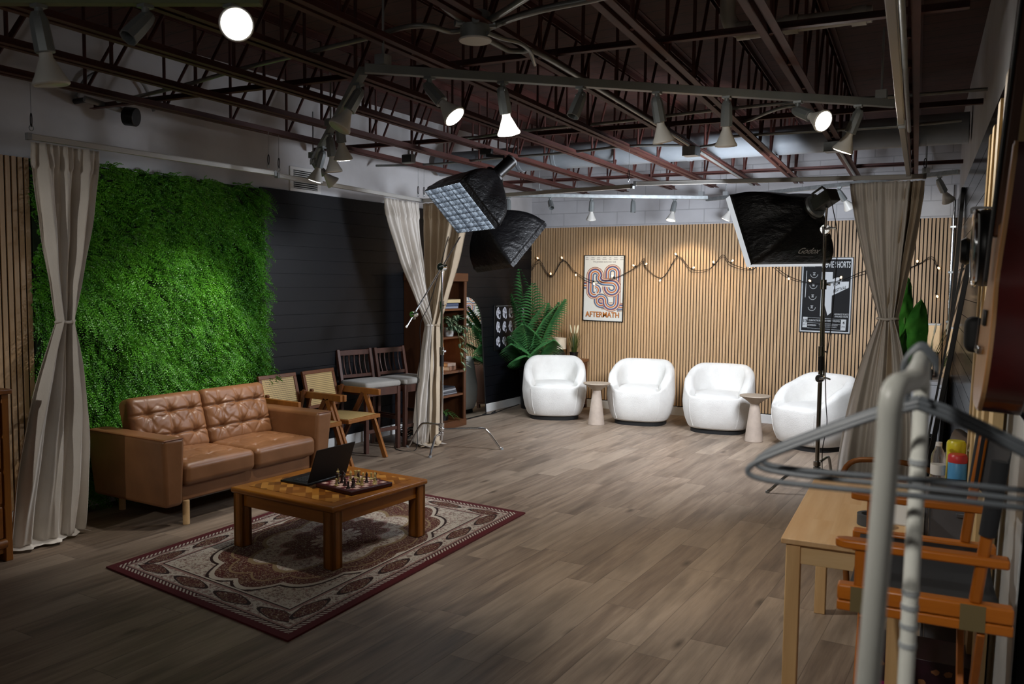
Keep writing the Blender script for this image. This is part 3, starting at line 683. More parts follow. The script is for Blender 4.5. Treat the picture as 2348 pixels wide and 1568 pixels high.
for s in (-1, 1):
    # arms flare: the outside leans in towards the floor
    b = MB(); xo_t, xo_b, xi = 0.835, 0.80, 0.655
    vs = []
    for y in (-0.435, 0.435):
        for z, xo in ((0.155, xo_b), (0.64, xo_t)):
            yy = y*(1.0 if z > 0.5 else 0.93)
            vs += [Vector((s*xi, yy, z)), Vector((s*xo, yy, z))]
    f = [(0, 1, 3, 2), (4, 6, 7, 5), (0, 2, 6, 4), (1, 5, 7, 3), (2, 3, 7, 6), (0, 4, 5, 1)]
    if s < 0: f = [q[::-1] for q in f]
    b.add(vs, f); o = b.build('arm', M_LEA, sofa, bevel=0.028, seg=4)
    sm = MB().tube([(s*0.825, -0.425, 0.632), (s*0.825, 0.42, 0.632)], 0.004, 6); sm.tube([(s*0.672, -0.43, 0.635), (s*0.83, -0.43, 0.632)], 0.004, 6); sm.build('seam', plain('leather_seam', '#6f3f1e', 0.5), o)
    o2 = tufted(0.645, 0.70, 0.16, 0.045, 3, 3, 0.016, 0.022).build('seat_cushion', M_LEA, sofa, ang=180); o2.location = (s*0.325, -0.075, 0.365)
    o3 = tufted(0.655, 0.46, 0.16, 0.05, 3, 2, 0.034, 0.034).build('back_cushion', M_LEA, sofa, ang=180)
    o3.location = (s*0.33, 0.20, 0.625); o3.rotation_euler = (math.radians(74), 0, 0)
    for yy in (-0.36, 0.36): MB().cyl((s*0.60, yy, 0), (s*0.60, yy, 0.172), 0.024, n=20).build('leg', M_PINE, sofa, bevel=0.002)
MB().bar((-0.60, -0.20, 0.13), (0.60, -0.20, 0.13), 0.02, 0.02).build('stretcher', M_GREY, sofa, smooth=False)

# ------------------------------------------------------------------ rug
def m_rug():
    g = G('persian_rug'); v = g.n('ShaderNodeAttribute', attribute_name='weave').outputs['Vector']; x, y, z = g.sep(v); HX, HY = 0.845, 1.295
    axx, ayy = g.math('ABSOLUTE', x), g.math('ABSOLUTE', y)
    d = g.math('MINIMUM', g.math('SUBTRACT', HX, axx), g.math('SUBTRACT', HY, ayy))
    sym = g.comb(axx, ayy, 0.0)
    fl = g.voro(sym, 27); fl2 = g.voro(g.mapv(sym, (1, 1, 1), (0.37, 0.21, 0)), 62); vin = g.math('ABSOLUTE', g.math('SUBTRACT', g.noise(sym, 19, 2), 0.5)); vin2 = g.math('ABSOLUTE', g.math('SUBTRACT', g.noise(sym, 42, 2), 0.5))
    cream, mar, dark, pink, tan = srgb('#cfc5b6'), srgb('#54171b'), srgb('#26100f'), srgb('#a07c74'), srgb('#96805f')
    line = g.mr(vin, 0.012, 0.03, 1, 0); line2 = g.mr(vin2, 0.02, 0.045, 1, 0)
    spot = g.mr(fl, 0.16, 0.24, 1, 0); spot2 = g.mr(fl2, 0.2, 0.3, 1, 0); ringf = g.mr(g.math('ABSOLUTE', g.math('SUBTRACT', fl, 0.32)), 0.02, 0.06, 1, 0)
    lightf = g.mix(g.math('MULTIPLY', spot2, 0.75), cream, dark); lightf = g.mix(g.math('MULTIPLY', line, 0.8), lightf, pink); lightf = g.mix(g.math('MULTIPLY', spot, 0.85), lightf, mar); lightf = g.mix(g.math('MULTIPLY', ringf, 0.7), lightf, srgb('#6d4b40'))
    darkf = g.mix(g.math('MULTIPLY', line2, 0.75), mar, tan); darkf = g.mix(g.math('MULTIPLY', spot2, 0.7), darkf, cream); darkf = g.mix(g.math('MULTIPLY', ringf, 0.35), darkf, dark)
    # medallion: lobed rings of the normalised radius
    nx, ny = g.math('DIVIDE', x, 0.60), g.math('DIVIDE', y, 1.0)
    r = g.math('SQRT', g.math('ADD', g.math('MULTIPLY', nx, nx), g.math('MULTIPLY', ny, ny))); an = g.math('ARCTAN2', ny, nx)
    lob = g.math('ABSOLUTE', g.math('SINE', g.math('MULTIPLY', an, 6.0))); lob2 = g.math('ABSOLUTE', g.math('SINE', g.math('MULTIPLY', an, 4.0)))
    r1 = g.math('SUBTRACT', r, g.math('MULTIPLY', lob, 0.09)); r2 = g.math('SUBTRACT', r, g.math('MULTIPLY', lob2, 0.12))
    def inside(q, lim): return g.math('LESS_THAN', q, lim)
    def ring(q, lim, w): return g.math('LESS_THAN', g.math('ABSOLUTE', g.math('SUBTRACT', q, lim)), w)
    c = g.mix(inside(r1, 0.93), lightf, darkf); c = g.mix(ring(r1, 0.93, 0.018), c, cream); c = g.mix(ring(r1, 0.965, 0.012), c, dark); c = g.mix(ring(r1, 0.80, 0.010), c, tan)
    c = g.mix(inside(r2, 0.60), c, lightf); c = g.mix(ring(r2, 0.60, 0.02), c, tan)
    c = g.mix(inside(r1, 0.40), c, darkf); c = g.mix(ring(r1, 0.40, 0.015), c, pink); c = g.mix(inside(r1, 0.16), c, lightf); c = g.mix(ring(r1, 0.16, 0.012), c, mar)
    # border bands counted from the edge
    per = g.math('ADD', axx, ayy); sd = g.math('LESS_THAN', g.math('SUBTRACT', HX, axx), g.math('SUBTRACT', HY, ayy)); al = g.math('ADD', g.math('MULTIPLY', sd, ayy), g.math('MULTIPLY', g.math('SUBTRACT', 1.0, sd), axx))
    cu_ = g.math('SUBTRACT', g.math('FRACT', g.math('MULTIPLY', al, 2.6)), 0.5); cv_ = g.math('DIVIDE', g.math('SUBTRACT', d, 0.17), 0.058); ce = g.math('ADD', g.math('ABSOLUTE', g.math('MULTIPLY', cu_, 2.5)), g.math('MULTIPLY', cv_, cv_)); cart = g.math('LESS_THAN', ce, 0.95); cedge = g.math('LESS_THAN', g.math('ABSOLUTE', g.math('SUBTRACT', ce, 0.95)), 0.10)
    bord = g.mix(cedge, g.mix(cart, lightf, darkf), dark)
    c = g.mix(inside(d, 0.275), c, cream); c = g.mix(inside(d, 0.262), c, dark); c = g.mix(inside(d, 0.252), c, pink)
    c = g.mix(inside(d, 0.235), c, bord); c = g.mix(inside(d, 0.105), c, pink); c = g.mix(inside(d, 0.09), c, dark)
    dots = g.math('GREATER_THAN', g.math('SINE', g.math('MULTIPLY', per, 190.0)), 0.0)
    c = g.mix(inside(d, 0.082), c, g.mix(dots, cream, mar)); c = g.mix(inside(d, 0.05), c, srgb('#5c0d18'))
    pile = g.noise(v, 420, 2); c = g.mix(g.mr(pile, 0.3, 0.7, 0.0, 0.4), c, dark)
    g.set(col=c, rough=0.95, spec=0.1, sheen=0.1); g.bump(pile, 0.6, 0.004); return g.m
RQ = [Vector((-4.603, 3.071, 0)), Vector((-2.917, 2.882, 0)), Vector((-3.068, 5.472, 0)), Vector((-4.757, 5.550, 0))]
RO = sum(RQ, Vector())/4; nu, nv = 16, 24
def rugp(u, v): return RQ[0].lerp(RQ[1], u).lerp(RQ[3].lerp(RQ[2], u), v)-RO
vs, uv, fs = [], [], []
for z in (0.0, 0.010):
    for j in range(nv+1):
        for i in range(nu+1):
            p = rugp(i/nu, j/nv); vs.append((p.x, p.y, z)); uv.append(((2*i/nu-1)*0.845, (2*j/nv-1)*1.295, 0.0))
n1 = (nu+1)*(nv+1)
for j in range(nv):
    for i in range(nu):
        q = (j*(nu+1)+i, j*(nu+1)+i+1, (j+1)*(nu+1)+i+1, (j+1)*(nu+1)+i); fs.append(tuple(k+n1 for k in q)); fs.append(q[::-1])
edge = [i for i in range(nu+1)]+[(j*(nu+1)+nu) for j in range(1, nv+1)]+[nv*(nu+1)+i for i in range(nu-1, -1, -1)]+[j*(nu+1) for j in range(nv-1, 0, -1)]
for k, e in enumerate(edge):
    e2 = edge[(k+1) % len(edge)]; fs.append((e, e2, e2+n1, e+n1))
mb = MB(); mb.v = vs; mb.f = fs; rug = mb.build('rug', m_rug(), smooth=False)
at_ = rug.data.attributes.new('weave', 'FLOAT_VECTOR', 'POINT'); at_.data.foreach_set('vector', [c for q in uv for c in q])
rug.location = (RO.x, RO.y, 0.001)
tag(rug, 'maroon and cream Persian patterned rug under the wooden coffee table', 'rug')

# ------------------------------------------------------------------ coffee table
M_OAK = wood('honey_oak', '#7c4713', '#a3651f', axis=0, rough=0.3, fine=22, stretch=14, bump=0.05)
M_OAKZ = wood('honey_oak_upright', '#76430f', '#9c601d', axis=2, rough=0.32, fine=26, stretch=12, bump=0.05)
def m_parquet():
    g = G('parquet_oak'); v = g.coord(); x, y, z = g.sep(v)
    u = g.math('DIVIDE', g.math('ADD', x, y), 0.115); w = g.math('DIVIDE', g.math('SUBTRACT', x, y), 0.115)
    ck = g.math('MODULO', g.math('ADD', g.math('FLOOR', g.math('MULTIPLY', u, 2.0)), g.math('FLOOR', w)), 2.0)
    idv = g.white(g.comb(g.math('FLOOR', g.math('MULTIPLY', u, 2.0)), g.math('FLOOR', w), 0.0))
    n = g.noise(g.mapv(v, (30, 8, 1)), 1.0, 4)
    c = g.mix(n, srgb('#8a5218'), srgb('#a8691f')); c = g.mix(g.mr(idv, 0.0, 0.6, 0.9, 0.0), c, srgb('#5c300b')); c = g.mix(g.mr(idv, 0.6, 1.0, 0.0, 0.9), c, srgb('#c78e42'))
    g.set(col=c, rough=0.28, spec=0.5); return g.m
tb = thing('coffee_table', 'square honey-oak coffee table with parquet top standing on the rug', 'coffee table', (-3.82, 4.18, 0.0125), math.radians(-2.0))
Hh = 0.455
BX(-Hh, Hh, -Hh, Hh, 0.352, 0.388).build('top', M_OAK, tb, bevel=0.014, seg=3)
BX(-Hh+0.085, Hh-0.085, -Hh+0.085, Hh-0.085, 0.386, 0.3895).build('parquet_inlay', m_parquet(), tb, smooth=False)
for sx in (-1, 1):
    for sy in (-1, 1):
        b = MB(); a, c = sx*(Hh-0.055), sy*(Hh-0.055)
        b.bx(a-0.035, a+0.035, c-0.035, c+0.035, 0, 0.352)
        for k in (-1, 1): b.bx(a-0.041 if k > 0 else a+0.012, a-0.012 if k > 0 else a+0.041, c-0.041, c+0.041, 0, 0.352)
        for k in (-1, 1): b.bx(a-0.041, a+0.041, c-0.041 if k > 0 else c+0.012, c-0.012 if k > 0 else c+0.041, 0, 0.352)
        b.build('leg', M_OAKZ, tb, bevel=0.005)
for s in (-1, 1):
    BX(-Hh+0.09, Hh-0.09, s*(Hh-0.045)-0.012, s*(Hh-0.045)+0.012, 0.268, 0.352).build('apron', M_OAK, tb, bevel=0.004)
    o = BX(s*(Hh-0.045)-0.012, s*(Hh-0.045)+0.012, -Hh+0.09, Hh-0.09, 0.268, 0.352).build('apron', wood('honey_oak_y', '#7c4713', '#a3651f', axis=1, rough=0.3, fine=22, bump=0.05), tb, bevel=0.004)
ZT = 0.4022
# laptop: hinge runs away from the viewer, screen faces the sofa
lp = thing('laptop', 'open black laptop facing the sofa on the coffee table', 'laptop', (-3.885, 4.205, ZT), math.radians(91))
BX(-0.19, 0.19, -0.005, 0.235, 0, 0.014).build('base', M_BLACK, lp, bevel=0.004)
b = MB()
for r_ in range(5):
    for c_ in range(12): b.bx(-0.15+c_*0.0252, -0.15+c_*0.0252+0.021, 0.05+r_*0.023, 0.05+r_*0.023+0.019, 0.014, 0.016)
b.build('keyboard', plain('laptop_keys', '#1a1a1c', 0.6), lp, smooth=False)
BX(-0.05, 0.05, 0.172, 0.225, 0.0138, 0.0146).build('touchpad', plain('laptop_pad', '#151517', 0.3), lp, smooth=False)
M = Matrix.Translation((0, 0, 0.014)) @ Matrix.Rotation(math.radians(20), 4, 'X')
lid = MB().bx(-0.19, 0.19, -0.006, 0.0, 0.004, 0.245, M).build('lid', M_BLACKM, lp, bevel=0.003)
MB().bx(-0.168, 0.168, 0.0, 0.001, 0.014, 0.238, M).build('screen', plain('laptop_screen', '#030303', 0.1), lid, smooth=False)
# chess board and men
cb = thing('chess_board', 'dark red chess board set up near the coffee table edge', 'chess board', (-3.62, 4.175, ZT), math.radians(-8))
BX(-0.175, 0.175, -0.175, 0.175, 0, 0.026).build('base', plain('chess_case', '#3a1417', 0.35, var=0.15), cb, bevel=0.005)
def m_chess():
    g = G('chess_squares'); x, y, z = g.sep(g.coord()); q = 0.0375
    ck = g.math('MODULO', g.math('ADD', g.math('FLOOR', g.math('DIVIDE', g.math('ADD', x, 4.0*q*100), q)), g.math('FLOOR', g.math('DIVIDE', g.math('ADD', y, 4.0*q*100), q))), 2.0)
    g.set(col=g.mix(ck, srgb('#c9a89a'), srgb('#5e1f22')), rough=0.4); return g.m
BX(-0.15, 0.15, -0.15, 0.15, 0.026, 0.027).build('squares', m_chess(), cb, smooth=False)
M_IV, M_DKC = plain('ivory_chess', '#cdb878', 0.3), plain('ebony_chess', '#2a1310', 0.35)
BASE = [(0.0, 0), (0.0145, 0), (0.0145, 0.005), (0.011, 0.009), (0.0075, 0.014)]
PR = {'pawn': BASE+[(0.0055, 0.026), (0.008, 0.028), (0.005, 0.031), (0.0078, 0.036), (0.0082, 0.040), (0.0055, 0.0455), (0, 0.047)],
      'rook': BASE+[(0.0072, 0.036), (0.0105, 0.039), (0.0105, 0.049), (0.007, 0.049), (0.007, 0.045), (0, 0.045)],
      'bishop': BASE+[(0.0058, 0.038), (0.0095, 0.041), (0.006, 0.044), (0.0088, 0.052), (0.0045, 0.062), (0.003, 0.064), (0.003, 0.066), (0, 0.068)],
      'queen': BASE+[(0.0062, 0.046), (0.0105, 0.049), (0.0065, 0.052), (0.0105, 0.066), (0.006, 0.067), (0.004, 0.071), (0, 0.073)],
      'king': BASE+[(0.0065, 0.05), (0.011, 0.053), (0.0068, 0.056), (0.0108, 0.07), (0.004, 0.073), (0, 0.074)],
      'knight': BASE+[(0.009, 0.017), (0.0, 0.018)]}
PM = {}
def chess(kind, dark, i, j):
    k = (kind, dark)
    if k not in PM:
        b = MB().lathe(PR[kind], 16)
        if kind == 'king': b.bx(-0.0018, 0.0018, -0.0018, 0.0018, 0.072, 0.088); b.bx(-0.006, 0.006, -0.0018, 0.0018, 0.078, 0.082)
        if kind == 'knight':
            M = Matrix(((1, 0, 0, 0), (0, 0, 1, 0), (0, 1, 0, 0), (0, 0, 0, 1)))
            b.prism([(-0.009, 0.016), (0.010, 0.016), (0.010, 0.032), (0.005, 0.046), (0.003, 0.054), (-0.002, 0.050), (-0.010, 0.042), (-0.013, 0.036), (-0.009, 0.033), (-0.003, 0.037)], -0.0045, 0.0045, M)
        o = b.build('chess_'+kind, M_DKC if dark else M_IV, None); PM[k] = o.data
    else:
        o = bpy.data.objects.new('chess_'+kind, PM[k]); COL.objects.link(o)
    a = math.radians(-8); x, y = (i-3.5)*0.0375, (j-3.5)*0.0375
    o.location = (-3.62+x*math.cos(a)-y*math.sin(a), 4.175+x*math.sin(a)+y*math.cos(a), ZT+0.027); o.rotation_euler = (0, 0, random.uniform(0, 6.28)); return o, dark, kind
ms = [chess('king', 0, 1, 2), chess('queen', 1, 2, 1), chess('rook', 1, 2, 2), chess('pawn', 0, 3, 0), chess('knight', 1, 0, 4), chess('bishop', 0, 2, 4), chess('pawn', 1, 4, 1), chess('bishop', 1, 4, 4),
      chess('queen', 0, 3, 5), chess('rook', 0, 1, 6), chess('pawn', 0, 5, 3), chess('knight', 1, 5, 2), chess('pawn', 0, 3, 6), chess('bishop', 1, 5, 5), chess('pawn', 1, 6, 0), chess('knight', 0, 6, 3),
      chess('pawn', 0, 4, 7), chess('rook', 1, 5, 7), chess('pawn', 1, 6, 1), chess('bishop', 0, 6, 6), chess('pawn', 0, 7, 5)]
ms.sort(key=lambda m: proj(m[0].location)[0]); cnt = {}
tot = {}
for o, dk, kd in ms: tot[(dk, kd)] = tot.get((dk, kd), 0)+1
for o, dk, kd in ms:
    c = cnt.get((dk, kd), 0); cnt[(dk, kd)] = c+1; col = 'dark brown' if dk else 'cream'
    pos = '' if tot[(dk, kd)] == 1 else (', %s such %s from the left' % (ORD[c], kd))
    tag(o, '%s chess %s on the red board%s' % (col, kd, pos), 'chess piece', 'chess pieces on the board')
# ------------------------------------------------------------------ cane armchairs
M_TEAK = wood('teak', '#7d4a1d', '#9c6228', axis=2, rough=0.4, fine=24, stretch=10); M_TEAKD = wood('teak_dark', '#5a3219', '#6f3f20', axis=2, rough=0.42, fine=24, stretch=10)
def m_cane():
    g = G('woven_cane'); x, y, z = g.sep(g.coord()); q = 0.0135
    fx = g.math('ABSOLUTE', g.math('SUBTRACT', g.math('FRACT', g.math('DIVIDE', x, q)), 0.5)); s = g.math('ADD', g.math('DIVIDE', y, q), g.math('DIVIDE', z, q))
    fy = g.math('ABSOLUTE', g.math('SUBTRACT', g.math('FRACT', s), 0.5))
    hole = g.math('MULTIPLY', g.math('LESS_THAN', fx, 0.26), g.math('LESS_THAN', fy, 0.24))
    g.set(col=g.mix(hole, srgb('#c9ac72'), srgb('#3a2a14')), rough=0.55); return g.m
M_CANE = m_cane()
def cane_chair(loc, rz, label):
    # local: x across, y = front (towards the room), origin on the floor
    t = thing('cane_armchair', label, 'armchair', loc, rz, 'cane armchairs'); w, d = 0.25, 0.25
    f = MB()
    for a in ((-w, w, d-0.035, d), (-w, w, -d, -d+0.035), (-w, -w+0.035, -d+0.035, d-0.035), (w-0.035, w, -d+0.035, d-0.035)): f.bx(a[0], a[1], a[2], a[3], 0.400, 0.438)
    f.build('seat_frame', M_TEAK, t, bevel=0.004)
    BX(-w+0.03, w-0.03, -d+0.03, d-0.03, 0.428, 0.440).build('seat', M_CANE, t, smooth=False)
    M = Matrix.Translation((0, -d+0.02, 0.47)) @ Matrix.Rotation(math.radians(14), 4, 'X')
    b = MB(); hw = 0.235
    for a in ((-hw, hw, 0.0, 0.035), (-hw, hw, 0.335, 0.372), (-hw, -hw+0.035, 0.035, 0.335), (hw-0.035, hw, 0.035, 0.335)): b.bx(a[0], a[1], -0.014, 0.014, a[2]+0.03, a[3]+0.03, M)
    b.build('back_frame', M_TEAKD, t, bevel=0.004)
    MB().bx(-hw+0.03, hw-0.03, -0.006, 0.006, 0.062, 0.368, M).build('back_panel', M_CANE, t, smooth=False)
    for s in (-1, 1):
        x = s*(w+0.018)
        MB().bar((x, -0.28, 0.652), (x, 0.23, 0.645), 0.034, 0.060).build('armrest', M_TEAK, t, bevel=0.004)
        MB().bar((x, 0.055, 0.63), (x, 0.30, 0.0), 0.034, 0.045, (0, 1, 0)).build('leg', M_TEAK, t, bevel=0.003)
        MB().bar((x, 0.035, 0.63), (x, -0.31, 0.0), 0.034, 0.045, (0, 1, 0)).build('leg', M_TEAKD, t, bevel=0.003)
        MB().bar((s*(w-0.02), -0.30, 0.36), (s*(w-0.02), -0.20, 0.70), 0.03, 0.03).build('back_post', M_TEAKD, t, bevel=0.003)
    return t
cane_chair((-5.52, 5.66, 0), -PI/2, 'teak armchair with cane back, half hidden behind the sofa arm')
cane_chair((-5.52, 6.22, 0), -PI/2+0.06, 'teak armchair with woven cane seat beside the bar stools')

# ------------------------------------------------------------------ bar stools
M_WAL = wood('brown_beech', '#3f241a', '#553226', axis=2, rough=0.45, fine=26, stretch=12)
M_GFAB = m_cloth('grey_fabric', '#a9a6a0', '#94918c')
def stool(loc, rz, label):
    t = thing('bar_stool', label, 'bar stool', loc, rz, 'bar stools'); w = 0.21
    for s in (-1, 1):
        MB().bx(s*w-0.02, s*w+0.02, 0.17, 0.21, 0, 0.655).build('leg', M_WAL, t, bevel=0.003)
        b = MB(); pts = [(-0.22, 0.0), (-0.205, 0.40), (-0.205, 0.70), (-0.27, 1.02)]
        for (y0, z0), (y1, z1) in zip(pts, pts[1:]): b.bar((s*w, y0, z0), (s*w, y1, z1), 0.036, 0.036, (0, 1, 0))
        b.build('leg', M_WAL, t, bevel=0.003)
        BX(s*w-0.011, s*w+0.011, -0.20, 0.18, 0.585, 0.655).build('apron', M_WAL, t, bevel=0.002)
        BX(s*w-0.010, s*w+0.010, -0.20, 0.18, 0.30, 0.335).build('side_stretcher', M_WAL, t, bevel=0.002)
    BX(-w, w, 0.178, 0.202, 0.575, 0.655).build('apron', M_WAL, t, bevel=0.002); BX(-w, w, 0.178, 0.202, 0.20, 0.235).build('footrest', M_WAL, t, bevel=0.002); BX(-w, w, -0.215, -0.195, 0.575, 0.655).build('apron', M_WAL, t, bevel=0.002)
    def puff(v):
        if v.z > 0: v.z += 0.014*max(0, 1-(v.x/0.24)**2)*max(0, 1-(v.y/0.22)**2)
        return v
    o = rounded(0.47, 0.42, 0.06, 0.025, 20, puff).build('seat', M_GFAB, t, ang=180); o.location = (0, 0.01, 0.685)
    def bk(x, z): return (x, -0.208-0.065*max(0, (z-0.70)/0.32), z)
    MB().bar(bk(-w, 0.985), bk(w, 0.985), 0.022, 0.055).build('top_rail', M_WAL, t, bevel=0.003); MB().bar(bk(-w, 0.745), bk(w, 0.745), 0.02, 0.035).build('lower_rail', M_WAL, t, bevel=0.003)
    for k in range(5):
        x = -0.137+k*0.0685
        MB().tube(smoothpts([bk(x, 0.76), Vector(bk(x, 0.83))+Vector((0, -0.012, 0)), Vector(bk(x, 0.91))+Vector((0, -0.012, 0)), bk(x, 0.965)], 4), 0.0075, 8).build('back_spindle', M_WAL, t)
    return t
stool((-5.66, 6.78, 0), -PI/2-0.18, 'dark wood bar stool with grey seat next to the cane chair')
stool((-5.58, 7.28, 0), -PI/2-0.12, 'dark wood bar stool with grey seat against the tied curtain')

# ------------------------------------------------------------------ boucle armchairs
def m_boucle():
    g = G('white_boucle'); v = g.coord(); vo = g.voro(v, 190); n = g.noise(v, 130, 3); n2 = g.noise(v, 5, 3)
    g.set(col=g.mix(g.mr(n2, 0.35, 0.7), srgb('#e4e2dd'), srgb('#d9d6d1')), rough=0.95, spec=0.1, sheen=0.2)
    g.bump(g.math('ADD', g.math('MULTIPLY', vo, -0.9), n), 0.5, 0.007); return g.m
M_BOU = m_boucle()
def barrel(loc, face, label):
    """face: heading the seat opens towards (radians, world)"""
    t = thing('barrel_armchair', label, 'armchair', loc, face+PI/2, 'white boucle armchairs')   # local -y is the front
    a_, b_ = 0.415, 0.385
    def outl(th, k=1.0, e=2.7):
        c, s = math.cos(th), math.sin(th)
        return Vector((a_*k*math.copysign(abs(s)**(2/e), s), -b_*k*math.copysign(abs(c)**(2/e), c), 0))
    def rim(th):
        d = abs((th+PI) % (2*PI)-PI)               # 0 at the front, pi at the back
        q = min(1, max(0, (d-0.62)/1.95)); q = q*q*(3-2*q)
        return 0.440+(0.780-0.440)*q**0.58
    N, R = 120, 0.085
    def prof(th):
        h = rim(th); RM = 0.032+0.028*min(1, max(0, (h-0.44)/0.15)); d = abs((th+PI) % (2*PI)-PI); arm = min(1, max(0, (d-0.72)/0.25))
        P_ = []
        for z, k in ((0.055, 0.80), (0.075, 0.84), (0.16, 0.925), (0.26, 0.975), (0.36, 1.0)): P_.append((k, z))
        for f in (0.25, 0.5, 0.75, 1.0): P_.append((1.0-0.035*f*arm, 0.36+(h-RM-0.36)*f))
        top = 1.0-0.035*arm
        for an in (20, 45, 70, 90, 110, 135, 160): P_.append((top-(0.03+0.11*arm)*(1-math.cos(math.radians(an))), h-RM+RM*math.sin(math.radians(an))))
        zi = 0.39
        ki = top-0.075-0.225*arm; P_.append((ki, (h-RM)*0.5+zi*0.5)); P_.append((ki-0.03, zi)); return P_
    b = MB(); m = None
    for i in range(N):
        th = 2*PI*i/N
        for k, z in prof(th):
            p = outl(th, k); b.v.append((p.x, p.y, z))
        m = len(prof(th))
    for i in range(N):
        j = (i+1) % N
        for q in range(m-1): b.f.append((i*m+q, j*m+q, j*m+q+1, i*m+q+1))
    b.f.append(tuple(i*m+m-1 for i in range(N))); b.f.append(tuple((N-1-i)*m for i in range(N)))
    b.build('body', M_BOU, t, ang=180)
    # loose seat cushion: follows the inside, rounds over the front
    c = MB(); rings = [(0.0, 0.475, 0), (0.3, 0.474, 0), (0.5, 0.469, 0), (0.64, 0.460, 0), (0.69, 0.448, 0), (0.71, 0.425, 0), (0.71, 0.385, 0)]
    for k, z, _ in rings:
        for i in range(64):
            th = 2*PI*i/64; d = abs((th+PI) % (2*PI)-PI); kk = k*(1+0.40*max(0, 1-d/0.80)**0.35 if d < 0.80 else 1); kk = min(kk, 0.985)
            p = outl(th, max(kk, 1e-4), 2.5); c.v.append((p.x, p.y, z))
    for r_ in range(len(rings)-1):
        for i in range(64): c.f.append((r_*64+i, (r_+1)*64+i, (r_+1)*64+(i+1) % 64, r_*64+(i+1) % 64))
    c.build('seat_cushion', M_BOU, t, ang=180)
    sp = [outl(th, 1.003)+Vector((0, 0, z)) for th, z in [(s_, zz) for s_, zz in ((0.66, 0.07), (0.66, 0.2), (0.66, 0.3), (0.66, 0.40), (0.66, 0.43))]]
    for sg in (-1, 1):
        pts = [outl(sg*0.66, k)+Vector((0, 0, z)) for k, z in ((0.843, 0.075), (0.928, 0.16), (0.978, 0.26), (1.003, 0.36), (1.002, 0.40))]
        MB().tube(smoothpts(pts, 4), 0.0045, 6).build('seam', M_BOU, t)
    b = MB()
    for z0 in (0.0, 0.056):
        for i in range(48): p = outl(2*PI*i/48, 0.76); b.v.append((p.x, p.y, z0))
    for i in range(48): b.f.append((i, (i+1) % 48, 48+(i+1) % 48, 48+i))
    b.f.append(tuple(range(48))[::-1]); b.f.append(tuple(range(48, 96))); b.build('base', M_BLACKM, t)
    return t
def heading(x, y, turn): return math.atan2(-y, -x)+turn
for (x, y, tn, lab) in ((-5.03, 9.70, 0.0, 'white boucle barrel armchair beside the palm, leftmost of the four'), (-3.925, 9.93, -0.18, 'white boucle barrel armchair below the striped poster, second from the left'),
                        (-2.925, 9.89, -0.16, 'white boucle barrel armchair third from the left, partly behind a round side table'), (-1.76, 9.46, -0.72, 'white boucle barrel armchair turned sideways behind the right stand')):
    barrel((x, y, 0), heading(x, y, tn), lab)

# ------------------------------------------------------------------ round side tables
M_LIME = plain('pale_limewashed_wood', '#b1a193', 0.6, var=0.12, vscale=9, bump=0.15, bscale=80); M_LIMET = plain('taupe_top', '#9c8d7c', 0.55, var=0.08)
def sidetable(x, y, label):
    t = thing('side_table', label, 'side table', (x, y, 0), 0, 'cone side tables')
    MB().lathe([(0.0, 0), (0.098, 0), (0.101, 0.004), (0.101, 0.012), (0.050, 0.425), (0.0, 0.425)], 40).build('pedestal', M_LIME, t)
    MB().lathe([(0.0, 0.425), (0.052, 0.425), (0.075, 0.447), (0.135, 0.488), (0.163, 0.503), (0.168, 0.510), (0.165, 0.517), (0.0, 0.517)], 48).build('tabletop', M_LIMET, t)
sidetable(-4.32, 9.46, 'round pale side table with cone base between the first two armchairs')
sidetable(-2.38, 9.42, 'round pale side table with cone base in front of the third armchair')
